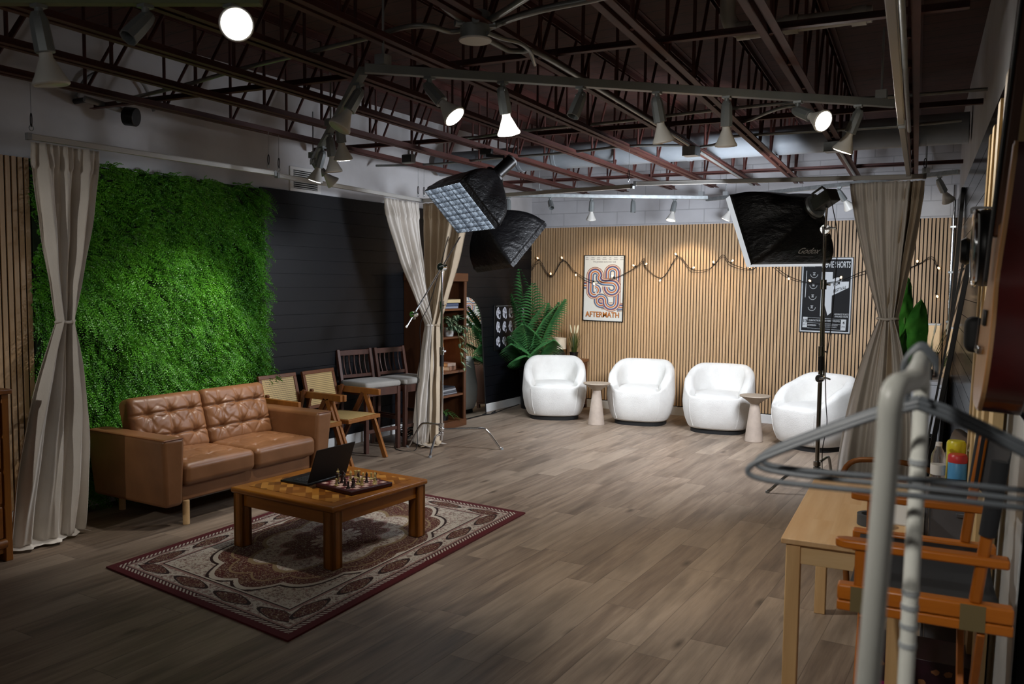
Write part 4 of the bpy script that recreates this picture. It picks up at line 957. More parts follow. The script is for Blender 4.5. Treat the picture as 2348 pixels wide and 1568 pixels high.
# ------------------------------------------------------------------ softboxes and stands
def m_fabric():
    g = G('black_softbox_fabric'); v = g.coord(); n = g.noise(g.mapv(v, (5, 5, 9)), 1.0, 5, 0.6); r = g.math('ABSOLUTE', g.math('SUBTRACT', n, 0.5))
    g.set(col=srgb('#0d0d0f'), rough=0.42, spec=0.4); g.bump(r, 0.55, 0.05); return g.m
M_FAB = m_fabric(); M_SILV = plain('silver_rim', '#b9bcc0', 0.4, 0.2); M_RIMGLOW = plain('white_rim_glow', '#c9ccd0', 0.6, ecol=(0.88, 0.94, 1, 1), estr=0.35)  # white rim's emission stands in for lamp light passing through the fabric
def plane_hit(px, py, p, n):
    d = CR*((px-1174)/F_PX) - CU*((py-784)/F_PX) + CF
    return CAM + d*((p-CAM).dot(n)/d.dot(n))
t_pt = {}
def softbox(label, apex, ctr, e1, w, h, strength, col, rimmat, grid=False, rim=0.05, bulge=0.06, lensname=''):
    """apex: where the lamp sits; ctr: middle of the face; e1: direction of the face width"""
    apex, ctr = Vector(apex), Vector(ctr); d = (ctr-apex).normalized(); e1 = Vector(e1); e1 = (e1-d*e1.dot(d)).normalized(); e2 = d.cross(e1)
    t = thing('softbox', label, 'softbox', apex, 0, 'studio softboxes'); L = (ctr-apex).length; k = 12
    per = []
    for sx, sy, ux, uy in ((-1, -1, 1, 0), (1, -1, 0, 1), (1, 1, -1, 0), (-1, 1, 0, -1)):
        for i in range(k): per.append((sx+2*ux*i/k, sy+2*uy*i/k))
    n = len(per); rr = 0.085
    def pt(i, v):
        x, y = per[i % n]; a = math.atan2(y*h, x*w); m = max(abs(x), abs(y))
        p = e1*(math.cos(a)*rr*(1-v)) + e2*(math.sin(a)*rr*(1-v)) + (e1*(x*w/2) + e2*(y*h/2))*v
        sag = 1-min(abs(x), abs(y))*0.9
        b = bulge*math.sin(PI*v)*(0.5+0.5*(1-sag)*2)
        o = (e1*x+e2*y).normalized(); return p + d*(L*v) + o*b
    mb = MB(); nv = 14
    for j in range(nv+1):
        for i in range(n): q = pt(i, j/nv); mb.v.append(tuple(q))
    for j in range(nv):
        for i in range(n): mb.f.append((j*n+i, j*n+(i+1) % n, (j+1)*n+(i+1) % n, (j+1)*n+i))
    mb.build('shell', M_FAB, t, ang=180, solid=0.003)
    for (x, y) in ((-1, -1), (1, -1), (1, 1), (-1, 1)):
        pts = []
        for j in range(9):
            v = j/8; a = math.atan2(y*h, x*w); p = e1*(math.cos(a)*rr*(1-v)+x*w/2*v)+e2*(math.sin(a)*rr*(1-v)+y*h/2*v)+d*(L*v)+(e1*x+e2*y).normalized()*(bulge*math.sin(PI*v)*0.98+0.004); pts.append(p)
        MB().tube(pts, 0.005, 6).build('rib', M_BLACK, t)
    mb = MB(); cs = [(-1, -1), (1, -1), (1, 1), (-1, 1)]
    for f in (0.0, 1.0):
        for sc in (1.0, 0.985):
            for x, y in cs: mb.v.append(tuple(e1*(x*w/2*sc)+e2*(y*h/2*sc)+d*(L+rim*f)))
    for i in range(4):
        j = (i+1) % 4; mb.f += [(i, j, 8+j, 8+i), (4+j, 4+i, 12+i, 12+j), (8+i, 8+j, 12+j, 12+i), (i, 4+i, 4+j, j)]
    mb.build('rim', rimmat, t, smooth=False)
    mb = MB(); q = [tuple(e1*(x*w/2*0.984)+e2*(y*h/2*0.984)+d*(L+rim*0.3)) for x, y in cs]; mb.add(q, [(0, 1, 2, 3)]) if True else None
    mb.build('diffuser', glow('softbox_glow_'+lensname, col, strength), t, smooth=False)
    if grid:
        mb = MB(); N = 10
        for i in range(1, N):
            for a, b_, ln, st in ((e1, e2, h, w), (e2, e1, w, h)):
                o = a*(-st/2+st*i/N); wob = 0.006*math.sin(i*2.1)
                p0, p1 = o - b_*(ln/2)*0.98, o + b_*(ln/2)*0.98
                mb.add([p0+d*(L+rim*0.35), p1+d*(L+rim*0.35), p1+d*(L+rim*1.15)+a*wob, p0+d*(L+rim*1.15)-a*wob], [(0, 1, 2, 3)])
        mb.build('egg_crate_grid', plain('grid_fabric', '#23262b', 0.5), t, smooth=False, solid=0.004)
    MB().cyl(d*(-0.01), d*0.02, 0.10, n=28).build('speed_ring', M_GALV if rim < 0.06 and rimmat is M_SILV else M_BLACK, t, bevel=0.004)
    t_pt[label] = pt; return t, d, e1, e2, L
# 1: hung from a joist, egg-crate grid, pointing left and down towards the door side
ap = at(1122, 392, 1, 6.50); d = dv(-.70, -.35, -.70); c1 = ap + d*0.42
cor = [plane_hit(x, y, c1, d) for x, y in ((978, 432), (1063, 405), (1143, 521), (1060, 527))]
e1 = ((cor[1]-cor[0])+(cor[2]-cor[3]))/2; e2 = ((cor[3]-cor[0])+(cor[2]-cor[1]))/2; cc = sum(cor, Vector())/4
ap1 = cc - d*0.42
sb, dd, x1, x2, L = softbox('softbox with glowing white grid hung from the roof joists, left of centre', ap1, cc, e1, e1.length*1.0, e2.length*0.97, 9.0, (0.72, 0.85, 1.0), M_FAB, grid=True, rim=0.045, lensname='grid')
MB().cyl(-dd*0.24, -dd*0.005, 0.058, n=28).build('flash_head', M_BLACK, sb, bevel=0.006)
MB().cyl(-dd*0.235, -dd*0.22, 0.060, n=28).build('rear_ring', M_GREY, sb)
hk = Vector((-4.10, 6.52, CH)); hp = ap1-dd*0.12
b = MB(); b.tube([(hk-ap1)+Vector((0, 0, -0.01)), (hk-ap1)+Vector((0, 0, -0.06)), (hp-ap1)+Vector((0.0, 0.0, 0.10)), (hp-ap1)], 0.014, 8); b.build('hanging_arm', M_BLACK, sb)
b = MB(); o = hk-ap1; b.bx(o.x-0.06, o.x+0.06, o.y-0.02, o.y+0.02, o.z-0.05, o.z-0.004); b.build('joist_clamp', M_BLACK, sb, bevel=0.004)
# 2: on the boom of the chrome stand, back to the door, pointing at the first armchairs
ap2 = at(1108, 492, 1, 7.75); d = dv(.60, .36, -.70); c2 = ap2+d*0.46
sb2, dd2, y1, y2, L2 = softbox('black softbox on the chrome boom, pointing away towards the armchairs', ap2, c2, dv(.55, .45, .70), 0.66, 0.70, 36.0, (0.86, 0.93, 1.0), M_FAB, grid=True, rim=0.05, lensname='boom')
MB().cyl(-dd2*0.22, -dd2*0.005, 0.056, n=24).build('flash_head', M_BLACK, sb2, bevel=0.006)
# 3: on the right stand, logo panel
ap3 = at(1866, 476, 1, 7.22); d = dv(-.40, .80, -.40); c3 = ap3+d*0.40
cor = [plane_hit(x, y, c3, d) for x, y in ((1672, 448), (1722, 606), (1902, 604))]
e1 = cor[2]-cor[1]; e2 = cor[0]-cor[1]; e2 = e2-e1.normalized()*e2.dot(e1.normalized()); cc3 = cor[1]+e1/2+e2/2; print('sb3', e1.length, e2.length)
ap3 = cc3-d*0.40
sb3, dd3, z1, z2, L3 = softbox('black softbox with white lettering on the right stand, seen from behind', ap3, cc3, e1, e1.length, e2.length, 55.0, (0.86, 0.91, 1.0), M_RIMGLOW, rim=0.055, lensname='right')
sb3pt = t_pt[sb3['label']]; zu = z2 if z2.z > 0 else -z2; zx = zu.cross(-dd3)
R = Matrix((zx, zu, -dd3)).transposed().to_4x4()
M_CHAR = plain('charcoal_plastic', '#3a3c38', 0.45)
hd = MB().bx(-0.058, 0.058, -0.052, 0.052, 0.03, 0.22, R).build('light_head', M_CHAR, sb3, bevel=0.008)
MB().lathe([(0.085, 0.0), (0.098, 0.012), (0.09, 0.03), (0.06, 0.034)], 32, R).build('mount_ring', M_GALV, sb3)
MB().tube([R @ Vector((-0.05, 0.052, 0.06)), R @ Vector((-0.05, 0.085, 0.07)), R @ Vector((-0.05, 0.085, 0.18)), R @ Vector((-0.05, 0.052, 0.2))], 0.009, 8).build('handle', M_CHAR, hd)
MB().cyl(R @ Vector((0.058, 0.0, 0.17)), R @ Vector((0.078, 0.0, 0.17)), 0.018, n=16).build('dial', plain('yellow_knob', '#b59a1c', 0.4), hd)
# lettering on the lower back panel of the fabric
ia = 6 if (sb3pt(6, 1.0)).z < (sb3pt(30, 1.0)).z else 30
yv = (sb3pt(ia, 0.45)-sb3pt(ia, 0.72)).normalized(); xv = z1-yv*z1.dot(yv); xv.normalize(); nn = xv.cross(yv)
ctr = sb3pt(ia, 0.60)+nn*0.034+xv*0.05
Mt = Matrix((xv, yv, nn)).transposed().to_4x4(); Mt.translation = ctr
text_obj('logo_lettering', 'Godox', 0.085, plain('logo_white', '#c9c9c6', 0.5), Mt @ Matrix(((1, 0.25, 0, 0), (0, 1, 0, 0), (0, 0, 1, 0), (0, 0, 0, 1))), sb3, bold=0.006)
MB().add([Mt @ Vector(p) for p in ((-0.11, -0.058, 0), (0.08, -0.058, 0), (0.08, -0.053, 0), (-0.11, -0.053, 0))], [(0, 1, 2, 3)]).build('logo_underline', plain('logo_grey', '#77777a', 0.5), sb3, smooth=False)

def cstand(label, C, top, feet, m):
    """feet: list of (x, y) of the three feet; the legs leave the mast at stepped heights and bend down"""
    t = thing('light_stand', label, 'light stand', (C[0], C[1], 0), 0, 'studio light stands')
    for k, (fx, fy) in enumerate(feet):
        v = Vector((fx-C[0], fy-C[1], 0)); u = v.normalized(); h = 0.17+0.045*k; Lh = v.length-0.16
        MB().tube(smoothpts([u*0.02+Vector((0, 0, h)), u*Lh*0.5+Vector((0, 0, h+0.006)), u*(Lh-0.05)+Vector((0, 0, h+0.006)), u*(Lh+0.015)+Vector((0, 0, h-0.025)), u*(v.length-0.03)+Vector((0, 0, 0.035)), u*v.length+Vector((0, 0, 0.012))], 5), 0.0125, 12).build('leg', m, t)
        MB().cyl(u*v.length+Vector((0, 0, 0)), u*v.length+Vector((0, 0, 0.02)), 0.017, n=12).build('foot_cap', M_GREY, t)
        MB().cyl((0, 0, h-0.02), (0, 0, h+0.02), 0.03, n=18).build('leg_collar', m, t, bevel=0.003)
    MB().cyl((0, 0, 0.10), (0, 0, top*0.55), 0.0175, n=16).build('lower_tube', m, t)
    MB().cyl((0, 0, top*0.55), (0, 0, top*0.80), 0.0145, n=16).build('middle_tube', m, t); MB().cyl((0, 0, top*0.80), (0, 0, top), 0.011, n=16).build('upper_tube', m, t)
    for z in (top*0.55, top*0.80):
        b = MB().cyl((0, 0, z-0.05), (0, 0, z+0.03), 0.024, n=18); b.cyl((0, 0, z-0.01), (0.05, -0.02, z-0.01), 0.007, n=10); b.bx(0.045, 0.055, -0.04, 0.0, z-0.02, z); b.build('collar', m, t, bevel=0.002)
    MB().cyl((0, 0, top*0.55-0.17), (0, 0, top*0.55-0.05), 0.022, n=16).build('grip_tape', M_BLACKM, t)
    return t
def grip(t, p, r=0.04, m=None):
    p = Vector(p); b = MB().cyl(p-Vector((0.0, 0.035, 0)), p+Vector((0, 0.035, 0)), r, n=20); b.cyl(p+Vector((0, 0, -0.05)), p, 0.016, n=12); b.tube([p+Vector((0.0, -0.045, 0.0)), p+Vector((0.06, -0.05, 0.01)), p+Vector((0.09, -0.05, 0.0))], 0.008, 8)
    return b.build('grip_head', m or M_CHROME, t, bevel=0.004)
S1 = (-5.00, 7.12)
g1 = at(1033, 612, 1, 7.12)
st1 = cstand('chrome stand with boom arm in front of the tied middle curtain', S1, g1.z, [(-4.87, 6.74), (-4.48, 7.47), (-5.38, 7.05)], M_CHROME)
gl = Vector((0, 0, g1.z)); grip(st1, gl)
tip = ap2 - Vector((S1[0], S1[1], 0)) - dd2*0.10; bd = (tip-gl).normalized()
MB().cyl(gl-bd*0.78, tip, 0.0085, n=12).build('boom_arm', M_CHROME, st1); grip(st1, gl-bd*0.63, 0.03); MB().cyl(gl-bd*0.80, gl-bd*0.775, 0.010, n=10).build('end_cap', M_WENAM, st1)
gg = at(1893, 526, 1, 7.30); S3 = (gg.x, 7.30)
M_NICK = plain('nickel_dark', '#8d8a84', 0.22, 1.0)
st3 = cstand('steel stand on the right, its foot reaching in front of the fourth armchair', S3, gg.z, [(-1.672, 7.126), (S3[0]+0.34, 7.02), (S3[0]+0.05, 7.80)], M_NICK)
grip(st3, (0, 0, gg.z)); pz = at(1893, 868, 1, 7.30).z; grip(st3, (0, 0, pz), 0.034)
ln = Vector((ap3.x-S3[0], ap3.y-S3[1], ap3.z))-dd3*0.12-zu*0.06
MB().cyl((0, -0.02, gg.z), ln, 0.010, n=12).build('spigot_arm', M_CHROME, st3)
MB().cyl((0.02, 0.05, pz), (-0.01, -0.045, gg.z+0.02), 0.0085, n=10).build('folded_arm', M_NICK, st3)
c = thing('power_cable', 'black power cable hanging down beside the right stand', 'cable', (S3[0], S3[1], 0))
MB().tube(smoothpts([ln+Vector((0.04, 0, 0.02)), (0.10, -0.03, gg.z-0.10), (0.085, -0.05, 1.5), (0.05, -0.04, 1.1), (0.06, -0.05, 0.8), (0.075, -0.05, 0.6), (0.05, -0.06, 0.4), (0.055, -0.06, 0.2), (0.08, -0.08, 0.02), (0.3, 0.1, 0.006)], 8), 0.004, 6).build('lead', M_BLACKM, c)
c = thing('power_cable', 'thin dark cable running down the tied middle curtain to the floor', 'cable', (0, 0, 0))
MB().tube(smoothpts([(-4.98, 7.20, 2.2), (-5.16, 7.15, 1.55), (-5.27, 7.12, 1.30), (-5.24, 7.08, 1.0), (-5.27, 7.06, 0.6), (-5.22, 7.0, 0.25), (-5.20, 6.96, 0.02), (-5.25, 6.85, 0.005), (-5.40, 6.88, 0.005), (-5.6, 7.1, 0.005)], 8), 0.004, 6).build('lead', M_BLACKM, c)
c = thing('power_cable', 'looped black cable lying along the white baseboard by the arched mirror', 'cable', (0, 0, 0))
MB().tube(smoothpts([(-5.86, 9.25, 0.012), (-5.80, 9.42, 0.008), (-5.86, 9.6, 0.02), (-5.83, 9.45, 0.008), (-5.78, 9.5, 0.02), (-5.84, 9.8, 0.02), (-5.86, 10.0, 0.02), (-5.90, 10.3, 0.02)], 8), 0.006, 6).build('lead', M_BLACKM, c)
c = thing('cable_pile', 'coiled black cables on the floor behind the bar stools', 'cable', (-5.72, 7.42, 0))
for k in range(6):
    r_ = 0.09+0.012*k; MB().tube([(r_*math.cos(a)+0.02*k, r_*math.sin(a)*0.8, 0.03+0.022*k+0.02*math.sin(3*a+k)) for a in [i*PI/12 for i in range(25)]], 0.007, 6).build('coil', M_BLACK if k != 4 else M_GREY, c)
# ------------------------------------------------------------------ bookcase and what stands in it
M_BOOKC = wood('walnut_case', '#3f2312', '#5c361d', axis=2, rough=0.4, fine=18, stretch=14); M_BOOKD = wood('walnut_shelf', '#4a2a16', '#6b4124', axis=1, rough=0.4, fine=18, stretch=14)
X0, X1, Y0, Y1 = XL+0.02, -5.64, 7.74, 8.54
bk = thing('bookcase', 'tall brown wooden bookcase behind the tied middle curtain', 'bookcase', (X0, Y0, 0)); dW, wY = X1-X0, Y1-Y0
SH = [0.07, 0.40, 0.68, 1.09, 1.42]
BX(0, dW-0.012, 0, 0.02, 0, 1.78).build('side_panel', M_BOOKC, bk, bevel=0.002); BX(0, dW-0.012, wY-0.02, wY, 0, 1.78).build('side_panel', M_BOOKC, bk, bevel=0.002)
BX(0, 0.012, 0.02, wY-0.02, 0.05, 1.76).build('back_panel', M_BOOKC, bk, smooth=False)
for y0 in (0.0, wY-0.05): BX(dW-0.012, dW+0.006, y0, y0+0.05, 0, 1.78).build('face_stile', M_BOOKC, bk, bevel=0.002)
for z in SH: BX(0.012, dW-0.004, 0.02, wY-0.02, z-0.025, z).build('shelf', M_BOOKD, bk, bevel=0.002)
BX(-0.0, dW+0.02, -0.015, wY+0.015, 1.74, 1.84).build('crown', M_BOOKD, bk, bevel=0.008); BX(0.0, dW+0.012, -0.008, wY+0.008, 0.0, 0.085).build('plinth', M_BOOKD, bk, bevel=0.004)
BX(0, dW+0.012, 0.0, wY, 0.655, 0.685).build('waist_moulding', M_BOOKD, bk, bevel=0.004)
def book(loc, sx, sy, sz, col, label, rz=0.0):
    t = thing('book', label, 'book', loc, rz, 'books in the bookcase')
    BX(-sx/2+0.003, sx/2-0.003, -sy/2+0.003, sy/2-0.003, 0.003, sz-0.003).build('pages', plain('book_pages', '#c9c0aa', 0.8), t, smooth=False)
    b = MB().bx(-sx/2, sx/2, -sy/2, sy/2, 0, 0.003).bx(-sx/2, sx/2, -sy/2, sy/2, sz-0.003, sz).bx(sx/2-0.003, sx/2, -sy/2, sy/2, 0, sz); b.build('cover', plain('book_'+col[1:], col, 0.55), t, smooth=False)
bx0, by = X0+dW*0.55, Y0+wY*0.62
book((bx0, by, SH[4]), 0.24, 0.34, 0.03, '#8f97a8', 'blue-grey book lying at the bottom of the top shelf stack')
book((bx0, by-0.01, SH[4]+0.03), 0.25, 0.36, 0.035, '#43506b', 'dark blue book in the middle of the top shelf stack')
book((bx0+0.01, by+0.02, SH[4]+0.065), 0.23, 0.38, 0.045, '#cbb98e', 'thick cream book on top of the top shelf stack')
book((bx0, by+0.10, SH[2]), 0.18, 0.16, 0.05, '#8f6a55', 'brown book lying under the trailing plant, lower of two', 0.1); book((bx0, by+0.10, SH[2]+0.05), 0.17, 0.15, 0.04, '#a58f80', 'pale pinkish book lying on a brown one under the trailing plant', -0.1)
t = thing('book', 'blue upright book below the glowing rattan lamp', 'book', (bx0, Y0+0.26, SH[2]), 0, 'books in the bookcase'); BX(-0.09, 0.09, -0.018, 0.018, 0, 0.13).build('cover', plain('book_blue', '#27477a', 0.5), t, bevel=0.002)
for k, cl in enumerate(('#7d7f86', '#53565c', '#9a9ca0', '#3b3d44')): book((bx0, by, SH[1]+0.022*k), 0.22, 0.34-0.02*k, 0.022, cl, ('grey', 'charcoal', 'pale grey', 'black')[k]+' flat magazine-like book in the low shelf pile, %s from the bottom' % ORD[k], 0.03*k)
t = thing('storage_box', 'small bright blue box on the low bookcase shelf beside the pile of flat books', 'box', (bx0+0.02, Y0+0.24, SH[1])); BX(-0.06, 0.06, -0.05, 0.05, 0, 0.14).build('box', plain('blue_box', '#2c57a3', 0.5), t, bevel=0.003); BX(-0.063, 0.063, -0.053, 0.053, 0.125, 0.15).build('lid', plain('blue_box_lid', '#3a68b8', 0.5), t, bevel=0.003)
lz = SH[2]+0.13
t = thing('rattan_lamp', 'glowing orange woven rattan lamp on the middle bookcase shelf', 'lamp', (bx0-0.02, Y0+0.40, SH[2]+0.0))
MB().lathe([(0, 0), (0.07, 0), (0.07, 0.012), (0.02, 0.02), (0.02, 0.10), (0, 0.10)], 24).build('base', M_BOOKC, t)
b = MB()
for i in range(22):
    for sg in (-1, 1):
        pts = [(0.085*(1+0.12*math.sin(PI*k/12))*math.cos(2*PI*i/22+sg*k*0.11), 0.085*(1+0.12*math.sin(PI*k/12))*math.sin(2*PI*i/22+sg*k*0.11), 0.10+0.27*k/12) for k in range(13)]; b.tube(pts, 0.0022, 5)
for z in (0.10, 0.16, 0.31, 0.37): b.tube([(0.088*math.cos(a), 0.088*math.sin(a), z) for a in [2*PI*i/28 for i in range(29)]], 0.005, 6)
b.build('shade', plain('rattan', '#b9803e', 0.6), t)
MB().lathe([(0, 0.11), (0.062, 0.12), (0.066, 0.24), (0.062, 0.35), (0, 0.36)], 24).build('liner', glow('rattan_glow', (1.0, 0.48, 0.14), 2.4), t)

# ------------------------------------------------------------------ plants
def leafmat(name, a, b, rough=0.4):
    g = G(name); v = g.coord(); n = g.noise(v, 9, 3); g.set(col=g.mix(g.mr(n, 0.3, 0.7), srgb(a), srgb(b)), rough=rough, spec=0.4); return g.m
def blade(mb, p0, dr, L, w, sag=0.3, n=5, roll=0.0, tip=0.15):
    """flat tapering blade that bends down"""
    p0, dr = Vector(p0), Vector(dr).normalized(); s = dr.cross(Vector((0, 0, 1)))
    if s.length < 1e-3: s = Vector((1, 0, 0))
    s.normalize(); s = (Matrix.Rotation(roll, 3, dr) @ s); o = len(mb.v)
    for k in range(n+1):
        t = k/n; p = p0+dr*(L*t)+Vector((0, 0, -sag*L*t*t)); ww = w*(math.sin(PI*min(0.98, 0.12+0.88*t))**0.7)*(1 if t < 0.6 else 1-(t-0.6)*1.5*(1-tip))
        fold = Vector((0, 0, 0.25*ww))
        mb.v += [tuple(p-s*ww+fold), tuple(p), tuple(p+s*ww+fold)]
    for k in range(n):
        a = o+3*k; mb.f += [(a, a+1, a+4, a+3), (a+1, a+2, a+5, a+4)]
M_PALM = leafmat('palm_green', '#2b5c33', '#4d8449'); M_STALK = plain('palm_stalk', '#4d6b2c', 0.5)
def pot(t, r0, r1, h, m, soil=True):
    MB().lathe([(0, 0), (r0, 0), (r1, h-0.01), (r1+0.004, h), (r1-0.012, h), (r1-0.016, h-0.05), (0, h-0.05)], 32).build('pot', m, t)
    MB().lathe([(0, h-0.045), (r1-0.017, h-0.045)], 24).build('soil', plain('soil', '#1c130d', 0.95), t)
pl = thing('potted_palm', 'tall green palm in a black pot in the corner beside the first white armchair', 'plant', (-5.66, 10.20, 0))
pot(pl, 0.13, 0.16, 0.52, M_BLACK)
rp = random.Random(4)
def frond(az, el, L, t, name='frond', curl=0.5, wl=0.31):
    mb = MB(); p = Vector((0.02*math.cos(az), 0.02*math.sin(az), 0.5)); d = Vector((math.cos(az)*math.cos(el), math.sin(az)*math.cos(el), math.sin(el))); N = 30; pts = [p.copy()]
    for k in range(N):
        d = (d + Vector((0, 0, -curl/N*(0.3+1.5*k/N)))).normalized(); p = p+d*(L/N); pts.append(p.copy())
    mb.tube(pts, [0.007*(1-0.8*i/N) for i in range(N+1)], 6)
    stem = mb.build('stem', M_STALK, t); mb = MB()
    for k in range(int(N*0.3), N+1):
        dd_ = (pts[min(k+1, N)]-pts[k-1]).normalized(); s = dd_.cross(Vector((0, 0, 1))).normalized(); f = (k-N*0.3)/(N*0.7); ll = wl*math.sin(PI*(0.22+0.72*f))
        for sg in (-1, 1):
            dq = s*sg*1.0+dd_*(0.30+0.55*f)+Vector((0, 0, 0.12)); q = pl.location+pts[k]+dq.normalized()*ll
            if q.x < XL+0.03: ll *= max(0.15, (XL+0.03-pl.location.x-pts[k].x)/(q.x-pl.location.x-pts[k].x))
            if pl.location.y+pts[k].y+dq.normalized().y*ll > YB-0.05: continue
            blade(mb, pts[k], dq, ll*rp.uniform(0.95, 1.05), 0.020, 0.55, 6, roll=-sg*0.65)
    mb.build(name, M_PALM, t, smooth=False)
for az, el, L, cu in ((-1.7, 1.42, 1.42, 0.55), (-1.0, 1.38, 1.25, 0.7), (-0.35, 1.18, 1.20, 0.85), (-0.1, 1.30, 1.05, 0.9), (-0.6, 1.25, 1.05, 0.7), (-2.2, 1.38, 1.10, 0.7), (-1.3, 1.15, 0.80, 0.7), (-1.6, 0.9, 0.62, 0.6), (-0.5, 0.95, 0.70, 0.7), (-1.2, 0.75, 0.5, 0.6), (-2.0, 1.1, 0.6, 0.6)):
    frond(az, el, L, pl, curl=cu)
tp = thing('trailing_plant', 'variegated trailing plant spilling off the bookcase shelf', 'plant', (X1-0.10, Y0+0.58, SH[3]))
pot(tp, 0.05, 0.065, 0.10, M_WHITE); rp = random.Random(8)
mb = MB(); ms_ = MB(); tips = MB()
def vine(pts, every):
    P_ = smoothpts(pts, 5); ms_.tube(P_, 0.003, 5)
    for k in range(1, len(P_), every):
        a = rp.uniform(0, 6.28); d = Vector((abs(math.cos(a))*0.8+0.25, math.sin(a), rp.uniform(-0.5, 0.35)))
        blade(mb, P_[k], d, rp.uniform(0.07, 0.10), 0.020, 0.35, 5); blade(tips, P_[k]+Vector((0.002, 0, 0.0045)), d, 0.075, 0.007, 0.35, 4)
for k in range(11):
    a = rp.uniform(-1.9, 1.9); L = rp.uniform(0.10, 0.22); vine([(0, 0, 0.08), (L*0.5*math.cos(a), L*0.6*math.sin(a), 0.20+0.05*rp.random()), (L*math.cos(a), 1.2*L*math.sin(a), 0.16+0.08*rp.random())], 2)
vine([(0, 0, 0.08), (0.13, 0.04, 0.13), (0.18, 0.06, 0.0), (0.17, 0.05, -0.18), (0.18, 0.07, -0.38)], 1); vine([(0, 0, 0.08), (0.13, 0.12, 0.12), (0.17, 0.15, -0.02), (0.17, 0.14, -0.14)], 1); vine([(0, 0, 0.08), (0.12, -0.05, 0.12), (0.17, -0.02, -0.04), (0.18, 0.0, -0.30)], 1)
mb.build('foliage', leafmat('pothos_green', '#2b4a30', '#54745a'), tp, smooth=False); tips.build('leaf_markings', plain('pothos_cream', '#b9bf9c', 0.5), tp, smooth=False); ms_.build('vines', M_STALK, tp)
fp = thing('potted_fern', 'small dark fern on the lowest bookcase shelf', 'plant', (X1-0.14, Y0+0.52, SH[0])); pot(fp, 0.06, 0.07, 0.09, M_BLACK)
mb = MB()
for k in range(26):
    a = rp.uniform(-2.3, 2.3); e = rp.uniform(0.3, 1.2); blade(mb, (0, 0, 0.07), (math.cos(a)*math.cos(e), math.sin(a)*math.cos(e), math.sin(e)), rp.uniform(0.18, 0.28), 0.014, 0.7, 7)
mb.build('foliage', leafmat('fern_dark', '#2d4b22', '#4a6c35'), fp, smooth=False)

# ------------------------------------------------------------------ arched mirror, picture
am = thing('arched_mirror', 'arched full-length mirror leaning on the black wall beside the bookcase', 'mirror', (XL+0.13, 9.02, 0.0))
def arch(w, h, n=20):
    r = w/2; return [(-r, 0), (r, 0)]+[(r*math.cos(PI*i/n), h-r+r*math.sin(PI*i/n)) for i in range(n+1)]
Mm = Matrix.Rotation(math.radians(-3.8), 4, 'Y') @ Matrix(((0, 0, 1, 0), (1, 0, 0, 0), (0, 1, 0, 0), (0, 0, 0, 1)))
MB().prism(arch(0.66, 1.56), -0.022, 0.0, Mm).build('backing', M_BLACK, am, smooth=False)
MB().prism([(x*0.965, 0.012+y*0.984) for x, y in arch(0.66, 1.56)], 0.0, 0.003, Mm).build('glass', plain('mirror_glass', '#c9ccca', 0.02, 1.0), am, smooth=False)
P_ = [Mm @ Vector((x, y, 0.0)) for x, y in arch(0.66, 1.56)]; MB().tube(P_+[P_[0]], 0.010, 8).build('frame', M_BLACK, am)
pc = thing('framed_picture', 'black framed picture with rows of pale oval shapes on the left wall behind the palm', 'picture', (XL+0.016, 10.12, 1.10))
BX(0, 0.02, -0.42, 0.42, -0.29, 0.33).build('frame', M_BLACK, pc, bevel=0.003); BX(0.02, 0.022, -0.40, 0.40, -0.27, 0.31).build('print', plain('picture_black', '#121319', 0.3), pc, smooth=False)
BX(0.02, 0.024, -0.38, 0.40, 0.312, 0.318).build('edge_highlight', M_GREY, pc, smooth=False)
b = MB(); rp = random.Random(2)
for r_ in range(3):
    for c_ in range(5):
        y, z = -0.33+c_*0.165, 0.21-r_*0.19; hh = 0.075 if r_ < 2 else 0.06
        for (ou, ov, ru, rv) in ((0, 0.01, 0.052, hh), (0.035, -0.035, 0.024, 0.04)):
            n = 18; o = len(b.v); wob = [rp.uniform(0.82, 1.12) for _ in range(n)]
            b.v += [(0.0235, y+ou+ru*wob[i]*math.cos(2*PI*i/n), z+ov+rv*wob[i]*math.sin(2*PI*i/n)) for i in range(n)]; b.f.append(tuple(range(o, o+n)))
b.build('oval_shapes', plain('picture_pale', '#d3d5e0', 0.5), pc, smooth=False)
b = MB()
for r_ in range(3):
    for c_ in range(5):
        y, z = -0.33+c_*0.165, 0.21-r_*0.19
        for rr in (0.020, 0.034): b.tube([(0.0238, y+0.005+rr*math.cos(a), z+0.02-r_*0.004+rr*1.3*math.sin(a)) for a in [i*PI/8 for i in range(14)]], 0.003, 4)
b.build('dark_lines', plain('picture_black', '#121319', 0.3), pc, smooth=False)

# ------------------------------------------------------------------ small cabinet in the corner with lamp and grass
sc = thing('side_cabinet', 'low brown wooden cabinet behind the first white armchair', 'cabinet', (-5.24, 10.55, 0))
BX(-0.34, 0.20, -0.17, 0.16, 0.05, 0.645).build('body', M_BOOKD, sc, bevel=0.003); BX(-0.36, 0.22, -0.19, 0.165, 0.645, 0.685).build('top', wood('cabinet_top', '#5f3c22', '#7d5330', axis=0, rough=0.4), sc, bevel=0.004)
for sx in (-0.32, 0.18):
    for sy in (-0.15, 0.14): BX(sx-0.02, sx+0.02, sy-0.02, sy+0.02, 0, 0.05).build('leg', M_BOOKC, sc)
for k in (0, 1): d_ = BX(-0.33+0.265*k, -0.075+0.265*k, -0.182, -0.17, 0.08, 0.63).build('door', M_BOOKC, sc, bevel=0.003); MB().cyl((-0.10+0.07*k, -0.20, 0.38), (-0.10+0.07*k, -0.182, 0.38), 0.01).build('knob', M_CHROME, d_)
tl = thing('table_lamp', 'small table lamp with pale drum shade beside the palm', 'lamp', (-5.38, 10.50, 0.685))
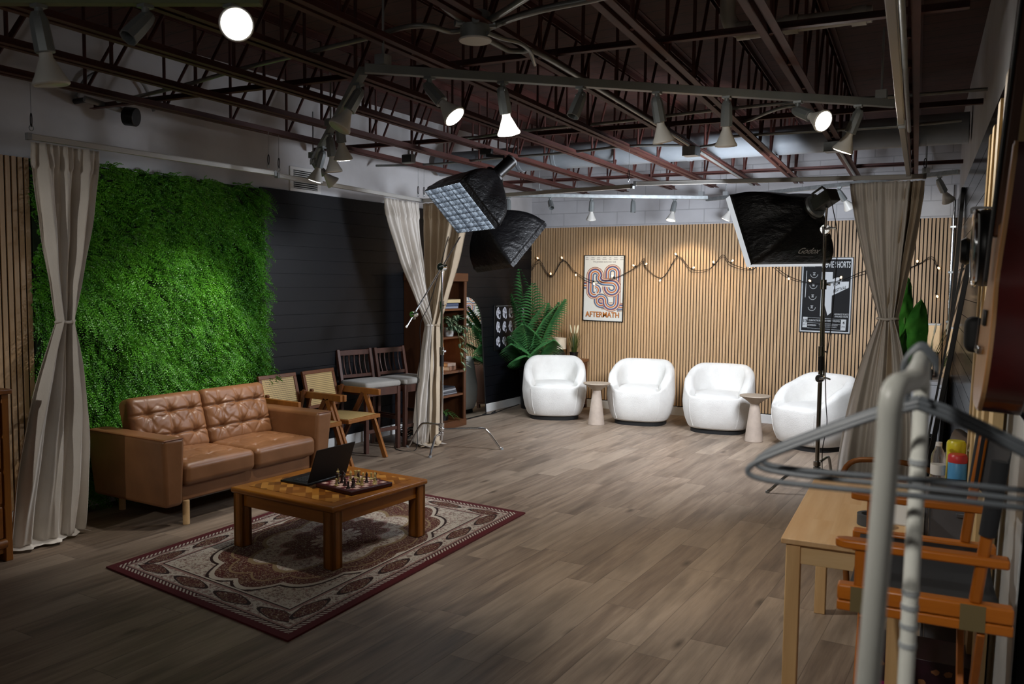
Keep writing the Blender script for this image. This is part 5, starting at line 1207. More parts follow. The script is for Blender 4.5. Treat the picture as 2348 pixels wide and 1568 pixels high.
MB().lathe([(0, 0), (0.055, 0), (0.085, 0.04), (0.085, 0.085), (0.05, 0.12), (0.012, 0.13), (0.012, 0.15), (0, 0.15)], 28).build('base', plain('lamp_dark_ceramic', '#2a2320', 0.35), tl)
MB().lathe([(0.098, 0.135), (0.098, 0.29), (0.094, 0.29), (0.094, 0.135)], 32).build('shade', plain('lamp_shade', '#cdbfa9', 0.7), tl)
gp = thing('grass_plant', 'small potted grass plant with pale plumes on the corner cabinet', 'plant', (-5.16, 10.52, 0.685)); pot(gp, 0.05, 0.06, 0.10, M_BLACK); mb = MB(); rp = random.Random(5)
for k in range(60):
    a = rp.uniform(0, 6.28); e = rp.uniform(1.15, 1.5); blade(mb, (0.02*math.cos(a), 0.02*math.sin(a), 0.06), (math.cos(a)*math.cos(e), math.sin(a)*math.cos(e), math.sin(e)), rp.uniform(0.25, 0.42), 0.004, 0.10, 4)
mb.build('grass', leafmat('grass_dark', '#2d3a17', '#4b5a28'), gp, smooth=False)
def plume(mb, p, d, L, r):
    p, d = Vector(p), Vector(d).normalized(); mb.tube([p+d*L*t for t in (0, 0.25, 0.6, 0.9, 1.0)], [r*0.5, r, r, r*0.6, r*0.15], 8)
mb = MB()
for k in range(5): a = rp.uniform(0, 6.28); plume(mb, (0.05*math.cos(a), 0.05*math.sin(a), 0.36), (0.2*math.cos(a), 0.2*math.sin(a), 1), 0.12, 0.009)
mb.build('plumes', plain('plume_cream', '#d8cfae', 0.9), gp)

# ------------------------------------------------------------------ posters on the slat wall
YP = YB-0.024
def poster(name, label, x0, x1, z0, z1, tilt=0.0):
    t = thing(name, label, 'poster', ((x0+x1)/2, YP-0.002, (z0+z1)/2), 0); t.rotation_euler = (0, tilt, 0); return t, (x1-x0), (z1-z0)
def flat(b, pts, y): b.add([(x, y, z) for x, z in pts], [tuple(range(len(pts)))]); return b
pA, w, h = poster('framed_poster', 'white framed poster of looping retro stripes above the second armchair', -5.125, -4.520, 1.212, 2.122, math.radians(0.6))
b = MB()
for a in ((-w/2, w/2, -h/2, -h/2+0.010), (-w/2, w/2, h/2-0.010, h/2), (-w/2, -w/2+0.010, -h/2, h/2), (w/2-0.010, w/2, -h/2, h/2)): b.bx(a[0], a[1], -0.022, 0.0, a[2], a[3])
b.build('frame', M_BLACK, pA, smooth=False); BX(-w/2+0.009, w/2-0.009, -0.012, -0.002, -h/2+0.009, h/2-0.009).build('print', plain('poster_white', '#cfd2d0', 0.35), pA, smooth=False)
def uv(px, py): return ((px-110)/805-0.5)*w, (0.5-(py-130)/1320)*h       # photograph of the poster: crop pixels to poster metres
def arc(cx, cy, r, a0, a1, n=18):
    return [(cx+r*math.cos(math.radians(a0+(a1-a0)*i/n)), cy+r*math.sin(math.radians(a0+(a1-a0)*i/n))) for i in range(n+1)]
STR = ['#7d4a2b', '#d8cfc2', '#a0573a', '#54476f', '#4a6f9c', '#d8cfc2', '#c07a45', '#8b3f35', '#d8cfc2', '#4a7ca8', '#3d3f66', '#c9b9a0']
def ribbon(path, width, yb, cols, par):
    path = [p for i, p in enumerate(path) if i == 0 or math.hypot(p[0]-path[i-1][0], p[1]-path[i-1][1]) > 3]; n = len(path); nr = []
    for i in range(n):
        a, c = path[max(0, i-1)], path[min(n-1, i+1)]; dx, dy = c[0]-a[0], c[1]-a[1]; l = math.hypot(dx, dy) or 1; nr.append((-dy/l, dx/l))
    k = len(cols)
    for j, col in enumerate(cols):
        b = MB(); o0, o1 = -width/2+width*j/k, -width/2+width*(j+1)/k
        for i in range(n):
            for o in (o0, o1): u, v = uv(path[i][0]+nr[i][0]*o, path[i][1]+nr[i][1]*o); b.v.append((u, yb-0.0000015*i, v))
        for i in range(n-1): b.f.append((2*i, 2*i+1, 2*i+3, 2*i+2))
        groups.setdefault(col, MB()).add(b.v, b.f)
groups = {}
ribbon([(116, 730), (200, 730)], 175, -0.0124, STR, pA)
ribbon(arc(665, 1060, 120, 180, 0)[::-1] and ([(785, 1170), (905, 1155)]), 170, -0.0124, STR, pA)
ribbon([(480, 1140), (905, 1145)], 150, -0.0125, STR, pA)
ribbon([(590, 600), (590, 480)]+arc(685, 480, 95, 180, 360)+[(780, 480), (780, 1060)]+arc(665, 1060, 115, 0, 180)+[(550, 1060)]+arc(470, 1040, 80, 0, -300, 30), 150, -0.0127, STR, pA)
ribbon(arc(330, 850, 85, 60, 180, 14)+[(245, 850), (245, 540)]+arc(340, 540, 95, 180, 360)+[(435, 540)]+arc(520, 560, 105, 170, 90, 10)+[(520, 668), (675, 668)]+arc(675, 775, 107, -90, 190, 34), 158, -0.0130, STR, pA)
ribbon(arc(345, 830, 75, -90, 60, 16), 90, -0.0126, STR[3:10], pA)
for col, g_ in groups.items(): g_.build('stripe', plain('poster_'+col[1:], col, 0.4), pA, smooth=False)
Mf = lambda x, z, y=-0.0128: Matrix(((1, 0, 0, x), (0, 0, -1, y), (0, 1, 0, z), (0, 0, 0, 1)))
text_obj('title_lettering', 'AFTERMATH', 0.105, plain('poster_orange', '#b5702c', 0.4), Mf(*uv(500, 1318)), pA, bold=0.012, sx=0.86)
text_obj('title_shadow', 'AFTERMATH', 0.105, plain('poster_brown', '#5c3320', 0.4), Mf(uv(500, 1318)[0]+0.006, uv(500, 1318)[1]-0.004, -0.0124), pA, bold=0.014, sx=0.86)
text_obj('tagline', 'The greatest story ever told', 0.030, plain('poster_ink', '#4a4a50', 0.5), Mf(*uv(515, 262)), pA)
for k, nm in enumerate(((168, 60), (285, 80), (400, 70), (518, 85), (632, 45), (742, 85), (860, 70))):
    b = MB()
    for r_, ww in ((168, 0.8), (205, 1.0)): x0_, z0_ = uv(nm[0]-nm[1]*ww/2, r_); x1_, z1_ = uv(nm[0]+nm[1]*ww/2, r_+20); flat(b, [(x0_, z0_), (x1_, z0_), (x1_, z1_), (x0_, z1_)], -0.0124)
    b.build('credit_line', plain('poster_greyink', '#a3a5a6', 0.5), pA, smooth=False)
pB, w, h = poster('framed_poster', 'black framed film festival poster half hidden by the right stand', -2.197, -1.605, 1.166, 2.078, math.radians(0.5))
b = MB()
for a in ((-w/2, w/2, -h/2, -h/2+0.009), (-w/2, w/2, h/2-0.009, h/2), (-w/2, -w/2+0.009, -h/2, h/2), (w/2-0.009, w/2, -h/2, h/2)): b.bx(a[0], a[1], -0.022, 0.0, a[2], a[3])
b.build('frame', M_BLACK, pB, smooth=False); BX(-w/2+0.008, w/2-0.008, -0.011, -0.002, -h/2+0.008, h/2-0.008).build('print', plain('poster_pale', '#b4b9bd', 0.35), pB, smooth=False)
BX(-w/2+0.024, w/2-0.024, -0.012, -0.011, -h/2+0.024, h/2-0.024).build('black_field', plain('poster_black', '#0b0c0f', 0.6, spec=0.2), pB, smooth=False)
M_PP = plain('poster_pale', '#b4b9bd', 0.35); M_PK = plain('poster_black', '#0b0c0f', 0.6, spec=0.2)
def U(px, py): return ((px-105)/905-0.5)*w, (0.5-(py-145)/1300)*h
T = lambda s, sz, px, py, m=M_PP, **k: text_obj(k.pop('nm', 'lettering'), s, sz, m, Mf(*U(px, py), -0.0128), pB, **k)
T('MOVIE SHORTS', 0.105, 712, 275, sx=0.45, bold=0.012, nm='title_lettering'); T('FILM FESTIVAL', 0.024, 255, 305, sx=0.8)
b = MB(); flat(b, [U(470, 395), U(662, 395), U(662, 1090), U(600, 1140), U(500, 840), U(480, 1160), U(468, 1160)], -0.0124); flat(b, [U(530, 1060), U(545, 1060), U(540, 1165)], -0.0124); flat(b, [U(662, 520), U(740, 487), U(825, 487), U(825, 560), U(945, 555), U(945, 660), U(662, 800)], -0.0125); b.build('film_strip_shape', M_PP, pB, smooth=False)
b = MB()
for k in range(9): flat(b, [U(493, 420+k*46), U(515, 420+k*46), U(515, 436+k*46), U(493, 436+k*46)], -0.0127)
b.build('perforations', M_PK, pB, smooth=False)
sk = lambda M, a: M @ Matrix(((1, 0, 0, 0), (a, 1, 0, 0), (0, 0, 1, 0), (0, 0, 0, 1)))
text_obj('lettering', 'FILM', 0.055, M_PK, sk(Mf(*U(735, 600), -0.0129), 0.35), pB, sx=0.7, bold=0.012); text_obj('lettering', 'FESTIVAL', 0.055, M_PK, sk(Mf(*U(795, 690), -0.0129), 0.35), pB, sx=0.66, bold=0.012)
for k in range(4):
    cx, cz = U(335-6*k, 430+190*k); b = MB(); b.tube([(cx+0.042*math.cos(a), -0.0125, cz-0.005+0.042*math.sin(a)) for a in [PI+PI*i/14 for i in range(15)]], 0.003, 5)
    for q, ww in ((0.012, 0.03), (-0.002, 0.02), (-0.014, 0.026)): flat(b, [(cx-ww/2, cz+q-0.004), (cx+ww/2, cz+q-0.004), (cx+ww/2, cz+q+0.003), (cx-ww/2, cz+q+0.003)], -0.0126)
    b.build('laurel', M_PP, pB, smooth=False)
b = MB(); flat(b, [U(168, 1178), U(250, 1178), U(245, 1360), U(163, 1360)], -0.0124); flat(b, [U(840, 1200), U(930, 1200), U(922, 1388), U(836, 1388)], -0.0124); flat(b, [U(188, 380), U(210, 380), U(200, 840), U(182, 840)][:4] if False else [U(196, 380), U(206, 380), U(196, 840), U(186, 840)], -0.0124)
for y in (1182, 1270, 1365): flat(b, [U(250, y), U(838, y+18), U(838, y+22), U(250, y+4)], -0.0124)
b.build('date_panels', M_PP, pB, smooth=False)
T('15', 0.06, 208, 1245, M_PK, bold=0.02); T('JULY', 0.022, 206, 1310, M_PK); T('4', 0.05, 885, 1260, M_PK, bold=0.02); T('PM', 0.03, 883, 1330, M_PK)
T('CELEBRATING THE CREATIVITY OF CINEMATIC WORLDWIDE', 0.030, 545, 1235, sx=0.43, bold=0.01); T('ADMISSION', 0.028, 330, 1318, sx=0.7, bold=0.01); T('THE MOVIE SHORTS FESTIVAL THE SELECTED', 0.018, 620, 1308, sx=0.6); T('BY A PANEL OF JUDGES AND FINALISTS', 0.018, 620, 1340, sx=0.6); T('ADVANCE TICKETS', 0.028, 842, 1115, sx=0.66, bold=0.01); T('AVAILABLE ONLINE', 0.028, 842, 1155, sx=0.62, bold=0.01)

# ------------------------------------------------------------------ string lights
sl = thing('string_lights', 'strand of small warm bulbs draped in zigzags across the slat wall', 'string lights', (0, 0, 0))
raw = [(1218, 618), (1237, 597), (1263, 634), (1291, 597), (1320, 624), (1361, 644), (1410, 637), (1459, 612), (1477, 592), (1478, 610), (1518, 637), (1554, 588), (1585, 617), (1620, 618), (1637, 608), (1658, 584), (1675, 603), (1720, 618), (1740, 606), (1760, 598), (1807, 632), (1863, 649), (1926, 643), (1988, 620), (2050, 622), (2103, 607), (2135, 588), (2148, 608), (2147, 640), (2146, 672)]
ys = YB-0.055
pts = [at(x, y, 1, ys) for x, y in raw]; MB().tube(smoothpts(pts, 5), 0.0035, 6).build('wire', M_BLACKM, sl)
b2 = [p+Vector((0.0, 0.006, -0.02-0.015*math.sin(i*1.7))) for i, p in enumerate(pts)]; MB().tube(smoothpts(b2, 5), 0.003, 6).build('wire', M_BLACKM, sl)
bulbs = [1, 2, 3, 4, 5, 6, 7, 9, 10, 11, 12, 14, 16, 17, 20, 21, 22, 23, 25, 27, 29]; rp = random.Random(3); bm = sm_ = None
for k in bulbs:
    p = pts[k]; a = rp.uniform(-0.9, 0.9); dd_ = Vector((math.sin(a), -0.25, (-1 if k in (4, 5, 27, 29, 10, 20) else 1)*abs(math.cos(a))*0.7)).normalized(); R = frame_from(dd_).to_4x4(); R.translation = p
    if bm is None:
        o = MB().lathe([(0.010, 0), (0.011, 0.028), (0.0, 0.028)], 12).build('bulb_socket', M_BLACK, sl); sm_ = o.data
        o2 = MB().lathe([(0.007, 0.027), (0.0115, 0.038), (0.012, 0.046), (0.008, 0.056), (0.0, 0.060)], 14).build('bulb', glow('string_bulb', (1.0, 0.66, 0.32), 1.6), sl); bm = o2.data
    else:
        o = bpy.data.objects.new('bulb_socket', sm_); o2 = bpy.data.objects.new('bulb', bm)
        for q in (o, o2): COL.objects.link(q); q.parent = sl
    o.matrix_local = R; o2.matrix_local = R
# ------------------------------------------------------------------ dresser cut by the left edge
dr_ = thing('dresser', 'honey oak dresser with drawers cut off by the left edge', 'dresser', (-5.36, 2.60, 0), math.radians(4))
MO = wood('dresser_oak', '#6e3d12', '#94581d', axis=0, rough=0.35, fine=18, stretch=12)
BX(-0.30, 0.14, -0.5, 0.245, 0.05, 1.02).build('body', M_OAKZ, dr_, bevel=0.004)
for y0 in (0.215,): BX(-0.30, 0.155, y0, y0+0.045, 0.0, 1.03).build('corner_post', M_OAKZ, dr_, bevel=0.004)
BX(-0.31, 0.17, -0.52, 0.275, 1.03, 1.06).build('top', MO, dr_, bevel=0.006)
for k in range(4):
    o = BX(0.14, 0.160, -0.48, 0.20, 0.15+k*0.215, 0.345+k*0.215).build('drawer', MO, dr_, bevel=0.006); MB().cyl((0.16, -0.1, 0.247+k*0.215), (0.185, -0.1, 0.247+k*0.215), 0.016).build('knob', M_GALV, o)
MB().cyl((0.15, -0.5, 0.115), (0.15, 0.215, 0.115), 0.03, n=14).build('base_moulding', MO, dr_)
# ------------------------------------------------------------------ back right corner
M_CABW = plain('white_laminate', '#b9b9bb', 0.45, var=0.04)
wc = thing('white_cabinet', 'plain white cabinet in the back right corner under the lamp', 'cabinet', (-0.84, 10.22, 0), 0.0)
BX(-0.34, 0.27, -0.42, 0.45, 0.04, 0.715).build('body', M_CABW, wc, bevel=0.003); BX(-0.35, 0.28, -0.43, 0.46, 0.715, 0.75).build('top', M_CABW, wc, bevel=0.003); BX(-0.31, 0.25, -0.39, 0.42, 0, 0.04).build('plinth', M_BLACKM, wc)
for k in (0, 1): o = BX(-0.33+0.295*k, -0.04+0.295*k, -0.432, -0.42, 0.06, 0.705).build('door', M_CABW, wc, bevel=0.002); BX(-0.07+0.06*k, -0.06+0.06*k, -0.445, -0.432, 0.46, 0.58).build('handle', M_GALV, o)
lp2 = thing('table_lamp', 'table lamp with cream box shade on the white cabinet', 'lamp', (-0.72, 10.32, 0.75), 0.0)
MB().lathe([(0, 0), (0.07, 0), (0.07, 0.015), (0.02, 0.03), (0.02, 0.29), (0, 0.29)], 24).build('base', M_BOOKC, lp2)
b = MB()
for a in ((-0.09, 0.09, -0.09, -0.085), (-0.09, 0.09, 0.085, 0.09), (-0.09, -0.085, -0.085, 0.085), (0.085, 0.09, -0.085, 0.085)): b.bx(a[0], a[1], a[2], a[3], 0.28, 0.58)
b.build('shade', plain('lamp_shade_warm', '#d8b98e', 0.7, ecol=(1, 0.7, 0.4, 1), estr=0.12), lp2, smooth=False); BX(-0.094, 0.094, -0.094, 0.094, 0.57, 0.588).build('shade_rim', M_WENAM, lp2, bevel=0.002)
bp = thing('banana_plant', 'broad-leaved green banana plant behind the right curtain', 'plant', (-0.82, 8.85, 0)); pot(bp, 0.13, 0.16, 0.35, M_BLACK)
M_BAN = leafmat('banana_green', '#2f6b1f', '#4a8a30', 0.4)
def paddle(az, stemh, L, wd, lean, name='leaf', roll=0.0):
    base = Vector((0.02*math.cos(az), 0.02*math.sin(az), 0.3)); top = Vector((lean*math.cos(az), lean*math.sin(az), stemh))
    mb = MB(); d = Vector((0.35*math.cos(az)*lean*3, 0.35*math.sin(az)*lean*3, 1)).normalized(); s = Vector((0.86, 0.5, 0)); s = (Matrix.Rotation(roll, 3, 'Z') @ s); n = 14; m = 6
    f = d.cross(s)
    for k in range(n+1):
        t = k/n; c = top+d*(L*t)+f*(-0.10*L*t*t); ww = wd*(max(0.0, math.sin(PI*(0.05+0.95*t**0.9)))**0.6)
        for j in range(-m, m+1): u = j/m; mb.v.append(tuple(c+s*ww*u+f*(0.06*wd*abs(u)*2+0.006*math.sin(22*t+abs(u)*4))))
    for k in range(n):
        for j in range(2*m): a = k*(2*m+1)+j; mb.f.append((a, a+1, a+2*m+2, a+2*m+1))
    o = mb.build(name, M_BAN, bp, ang=180)
    MB().tube(smoothpts([base, (base+top)/2+Vector((0, 0, 0.05)), top, top+d*L*0.5, top+d*L*0.92+f*(-0.08*L)], 4), [0.013]*9+[0.009]*4+[0.003]*4, 8).build('leaf_stem', M_STALK, o)
paddle(0.3, 0.92, 0.70, 0.125, 0.05); paddle(2.6, 1.22, 0.60, 0.085, 0.03, roll=0.2); paddle(3.3, 0.55, 0.55, 0.10, 0.06, roll=-0.3); paddle(4.4, 0.75, 0.6, 0.11, 0.10, roll=0.6)
ct = thing('cattail_plant', 'artificial cattail grass with pale heads in front of the box-shade lamp', 'plant', (-0.72, 9.98, 0.751)); pot(ct, 0.055, 0.065, 0.11, M_BLACK)
rp = random.Random(12); mb = MB(); m2 = MB()
for k in range(34):
    a = rp.uniform(0, 6.28); e = rp.uniform(1.1, 1.5); blade(mb, (0.02*math.cos(a), 0.02*math.sin(a), 0.07), (math.cos(a)*math.cos(e), math.sin(a)*math.cos(e), math.sin(e)), rp.uniform(0.3, 0.5), 0.005, 0.12, 4)
for a, e, L in ((0.5, 1.2, 0.50), (3.5, 1.3, 0.48), (2.9, 1.1, 0.50), (1.0, 1.35, 0.42), (5.9, 1.15, 0.46)):
    d = Vector((math.cos(a)*math.cos(e), math.sin(a)*math.cos(e), math.sin(e))); mb.tube([Vector((0, 0, 0.07)), d*L+Vector((0, 0, 0.07))], 0.003, 5); plume(m2, d*L+Vector((0, 0, 0.07)), d, 0.13, 0.011)
mb.build('grass', leafmat('grass_dark', '#2d3a17', '#4b5a28'), ct, smooth=False); m2.build('cattail_heads', plain('cattail_pale', '#b3ab93', 0.9), ct)

# ------------------------------------------------------------------ things leaning on the right wall
def lean_board(name, label, cat, s0, s1, off0, off1, h, th, m, edge=None, glass=None, z0=0.0, bar_w=0.05):
    """flat panel leaning on the right wall; local x along the wall, local z up the panel"""
    p0 = rw((s0+s1)/2, off0, z0); t = thing(name, label, cat, p0); ang = math.atan2(off0-off1, h)
    ux = Vector(RD); up = (Vector((0, 0, 1))*math.cos(ang) - RN*math.sin(ang)).normalized(); nn = ux.cross(up); nn = nn if nn.dot(RN) > 0 else -nn
    M = Matrix((ux, up, nn)).transposed().to_4x4(); wd = (s1-s0)/2
    if glass:
        b = MB()
        for a in ((-wd, wd, 0, bar_w), (-wd, wd, h-bar_w, h), (-wd, -wd+bar_w, bar_w, h-bar_w), (wd-bar_w, wd, bar_w, h-bar_w)): b.bx(a[0], a[1], a[2], a[3], -th, 0.0, M)
        b.build('frame', m, t, bevel=0.003); MB().bx(-wd+bar_w*0.9, wd-bar_w*0.9, bar_w*0.9, h-bar_w*0.9, -th*0.7, -th*0.25, M).build('glass', glass, t, smooth=False)
    else: MB().bx(-wd, wd, 0, h, -th, 0, M).build('panel', m, t, bevel=0.002)
    return t
M_MIRR = plain('mirror_glass', '#c9ccca', 0.02, 1.0)
lean_board('leaning_mirror', 'large black-framed mirror leaning on the dark right wall', 'mirror', 6.40, 7.25, 0.33, 0.055, 2.03, 0.032, M_BLACK, glass=M_MIRR, bar_w=0.035)
lean_board('display_board', 'tall narrow black panel standing on edge against the dark right wall', 'panel', 8.62, 8.86, 0.15, 0.05, 2.63, 0.032, M_BLACK)
t = lean_board('small_mirror', 'small dark glossy frame standing on the white cabinet by the upright pipe', 'panel', 9.95, 10.40, 0.09, 0.04, 0.66, 0.025, M_BLACK, glass=M_MIRR, z0=0.751, bar_w=0.03)
M_LUM = [wood('raw_pine_%d' % i, a, b, axis=2, rough=0.6, fine=18, stretch=20) for i, (a, b) in enumerate((('#b99a68', '#d6ba88'), ('#a98c60', '#c7aa78'), ('#c2a676', '#dcc596')))]
LB = [(5.02, 0.13, 2.50, 0.050), (4.86, 0.10, 2.49, 0.062), (4.70, 0.12, 2.46, 0.050), (4.53, 0.11, 2.48, 0.066), (4.36, 0.12, 2.45, 0.052), (4.19, 0.13, 2.53, 0.068), (4.01, 0.13, 2.55, 0.054), (3.83, 0.13, 2.57, 0.070), (3.65, 0.13, 2.52, 0.056), (3.45, 0.16, 2.55, 0.068)]
for k, (s, wd, h, of) in enumerate(LB):
    lab = ('leftmost' if k == 0 else ORD[k]+' from the left' if k < 9 else 'widest and nearest the guitar')
    o = lean_board('pine_board', 'raw pine board leaning on the right wall, '+lab, 'board', s-wd/2, s+wd/2, of+0.05, of, h, 0.034, M_LUM[k % 3]); o['group'] = 'pine boards on the right wall'
M_PLAS = plain('milky_plastic', '#a9abab', 0.3, var=0.12, vscale=3)
lean_board('plastic_sheet', 'pale glossy plastic sheet hanging on the right wall under the guitar', 'sheet', 2.9, 3.75, 0.06, 0.03, 1.30, 0.006, M_PLAS, z0=0.02)

# ------------------------------------------------------------------ guitar and other things hanging on the wall
def m_burst():
    g = G('cherry_lacquer'); v = g.coord(); n = g.noise(v, 5, 3); g.set(col=g.mix(g.mr(n, 0.3, 0.7), srgb('#2c0b0c'), srgb('#47110f')), rough=0.16, spec=0.6, coat=0.4); return g.m
gt = thing('guitar', 'dark cherry red guitar with pale front hanging on the right wall', 'guitar', rw(2.42, 0.136, 1.70))
# local frame: along the wall RD, up z, out of the wall RN
MG = Matrix((RD, Vector((0, 0, 1)), RN)).transposed().to_4x4(); MGT = MG @ Matrix.Rotation(math.radians(-4), 4, 'X')
half = [(0, -0.27), (0.10, -0.262), (0.165, -0.21), (0.19, -0.13), (0.175, -0.04), (0.135, 0.02), (0.118, 0.06), (0.13, 0.12), (0.142, 0.17), (0.125, 0.215), (0.07, 0.235), (0.03, 0.235)]
oth = [(-x, z) for x, z in half[1:]]; oth[-4:] = [(-0.155, 0.20), (-0.165, 0.33), (-0.135, 0.375), (-0.112, 0.30)]+[(-0.10, 0.20), (-0.05, 0.17)]
prof = smoothpts([Vector((x, z, 0)) for x, z in half], 4)+smoothpts([Vector((x, z, 0)) for x, z in oth[::-1]], 4)
pr2 = [(p.x, p.y) for p in prof]
MB().prism(pr2, -0.045, 0.045, MGT).build('body', m_burst(), gt, bevel=0.006, seg=3)
MB().prism([(x*0.985, z*0.985) for x, z in pr2], 0.045, 0.0475, MGT).build('soundboard', wood('spruce_front', '#a9703c', '#c08a52', axis=2, rough=0.3), gt, smooth=False)
MB().prism([(x*1.003, z*1.003) for x, z in pr2], 0.038, 0.0455, MGT).build('binding', plain('binding_cream', '#8d6a45', 0.4), gt, smooth=False)
b = MB().bx(-0.022, 0.022, 0.16, 0.75, 0.030, 0.058, MGT); b.build('neck', M_BOOKC, gt, bevel=0.006); MB().bx(-0.024, 0.024, 0.05, 0.75, 0.058, 0.063, MGT).build('fretboard', M_BLACKM, gt, bevel=0.001)
MB().bx(-0.035, 0.035, 0.74, 0.92, 0.026, 0.046, MGT).build('headstock', m_burst() if False else M_BLACK, gt, bevel=0.006)
MB().bx(-0.055, 0.055, -0.13, -0.11, 0.0475, 0.062, MGT).build('bridge', M_CHROME, gt, bevel=0.003); MB().bx(-0.04, 0.04, -0.06, -0.02, 0.0475, 0.056, MGT).build('pickup', M_BLACK, gt, bevel=0.003)
b = MB()
for k in range(6): b.cyl(MGT @ Vector((-0.017+k*0.0068, -0.12, 0.063)), MGT @ Vector((-0.017+k*0.0068, 0.75, 0.067)), 0.0005, n=5)
b.build('strings', M_CHROME, gt)
MB().cyl(MGT @ Vector((0, 0.70, -0.06)), MGT @ Vector((0, 0.70, 0.04)), 0.012, n=10).build('wall_hook', M_BLACK, gt)
p = rw(2.98, 0.125, 1.86); t = thing('hand_drum', 'black round drum-like object with chrome rim hanging behind the guitar', 'drum', p)
MB().cyl(MG @ Vector((0, 0, -0.06)), MG @ Vector((0, 0, 0.065)), 0.118, n=40).build('shell', M_BLACK, t, bevel=0.02, seg=4); MB().cyl(MG @ Vector((0, 0, 0.065)), MG @ Vector((0, 0, 0.072)), 0.110, n=40).build('head', plain('drum_head', '#6c7471', 0.1, 0.3), t)
MB().tube([MG @ Vector((0.113*math.cos(a), 0.113*math.sin(a), 0.067)) for a in [2*PI*i/40 for i in range(41)]], 0.008, 8).build('chrome_rim', M_CHROME, t)
MB().tube(smoothpts([MG @ Vector(q) for q in ((0, 0.115, -0.12), (0.0, 0.122, 0.03), (0.0, 0.122, 0.078), (0.0, 0.105, 0.08))], 4), 0.0035, 8).build('hook', M_WENAM, t)
t = thing('hand_drum', 'small black oval object on the right wall left of the chrome-rimmed drum', 'drum', rw(3.38, 0.20, 1.865))
MB().lathe([(0, -0.02), (0.027, -0.017), (0.034, 0), (0.027, 0.017), (0, 0.02)], 28, MG @ Matrix.Diagonal((0.9, 1.45, 1, 1))).build('shell', M_BLACK, t); MB().cyl(MG @ Vector((0, 0.0, -0.20)), MG @ Vector((0, 0, -0.02)), 0.008, n=8).build('wall_peg', M_BLACK, t)
t = thing('padded_case', 'small black rounded case hanging on the boards below the chrome-rimmed drum', 'case', rw(2.74, 0.195, 1.605)); rounded(0.05, 0.12, 0.10, 0.022, 8).build('case', M_BLACKM, t).rotation_euler = (0, 0, TH)

# ------------------------------------------------------------------ pine table and what is on it
M_PT = wood('pine_top', '#c9a674', '#dfc398', axis=1, rough=0.42, fine=13, stretch=16, bump=0.04); M_PX = wood('pine_cross', '#c6a270', '#dcc093', axis=0, rough=0.45, fine=18, stretch=14)
def m_strips():
    g = G('pine_strips'); v = g.coord(); x, y, z = g.sep(v); k = g.math('FLOOR', g.math('DIVIDE', x, 0.085)); kr = g.white(g.comb(k, g.math('FLOOR', g.math('ADD', g.math('DIVIDE', y, 0.55), g.math('MULTIPLY', k, 0.37))), 2.0))
    n = g.noise(g.mapv(g.comb(g.math('ADD', x, g.math('MULTIPLY', kr, 5.0)), y, z), (22, 1.6, 1)), 1.0, 4); kn = g.mr(g.voro(g.mapv(v, (7, 3.2, 1)), 1.0), 0.02, 0.09, 1, 0)
    c = g.mix(g.mr(n, 0.3, 0.7), srgb('#c29c68'), srgb('#dcbf92')); c = g.mix(g.mr(kr, 0, 1, 0, 0.45), c, srgb('#cf9f72')); c = g.mix(g.math('MULTIPLY', kn, 0.6), c, srgb('#7d5630'))
    return g.set(col=c, rough=0.42)
M_PTS = m_strips()
pt = thing('pine_table', 'pale unfinished pine table beside the right wall', 'table', (-0.742, 3.41, 0), TH)   # local origin: near left corner
TW, TL = 0.47, 1.28
b = MB()
for k in range(6): b.bx(TW*k/6, TW*(k+1)/6, 0, TL, 0.712, 0.735)
b = MB().bx(0, TW, 0, TL, 0.712, 0.735); b.build('top', M_PTS, pt, bevel=0.004)
for x in (0.018, TW-0.073):
    for y in (0.018, TL-0.073): BX(x, x+0.055, y, y+0.055, 0, 0.712).build('leg', M_PINEZ, pt, bevel=0.004)
BX(0.073, TW-0.073, 0.030, 0.050, 0.63, 0.712).build('apron', M_PX, pt, bevel=0.002); BX(0.073, TW-0.073, TL-0.05, TL-0.03, 0.63, 0.712).build('apron', M_PX, pt, bevel=0.002)
for x in (0.03, TW-0.05): BX(x, x+0.02, 0.073, TL-0.073, 0.63, 0.712).build('apron', M_PINE, pt, bevel=0.002)
t = thing('scissors', 'black-handled scissors lying on the pine table near the director chair', 'scissors', (-0.42, 3.62, 0.7365), 0.6)
MB().tube([(0.03*math.cos(a)+0.03, 0.022*math.sin(a)+0.025, 0.006) for a in [2*PI*i/18 for i in range(19)]], 0.005, 6).build('handle', M_BLACK, t); MB().tube([(0.03*math.cos(a)+0.03, 0.022*math.sin(a)-0.025, 0.006) for a in [2*PI*i/18 for i in range(19)]], 0.005, 6).build('handle', M_BLACK, t)
MB().bar((0.06, 0.01, 0.006), (0.18, -0.005, 0.006), 0.012, 0.003).build('blade', M_CHROME, t); MB().bar((0.06, -0.01, 0.006), (0.18, 0.005, 0.006), 0.012, 0.003).build('blade', M_CHROME, t)
t = thing('gaffer_tape', 'roll of dark grey tape lying on the pine table', 'tape', (-0.46, 3.80, 0.7365)); MB().lathe([(0.038, 0), (0.055, 0), (0.055, 0.045), (0.038, 0.045), (0.038, 0)], 32).build('roll', plain('tape_grey', '#3b4045', 0.5), t)
t = thing('notepad', 'white-edged sheet of card lying on the right part of the pine table', 'card', (-0.38, 4.05, 0.7365), TH); BX(-0.05, 0.05, -0.20, 0.20, 0, 0.006).build('sheets', M_WENAM, t, smooth=False)
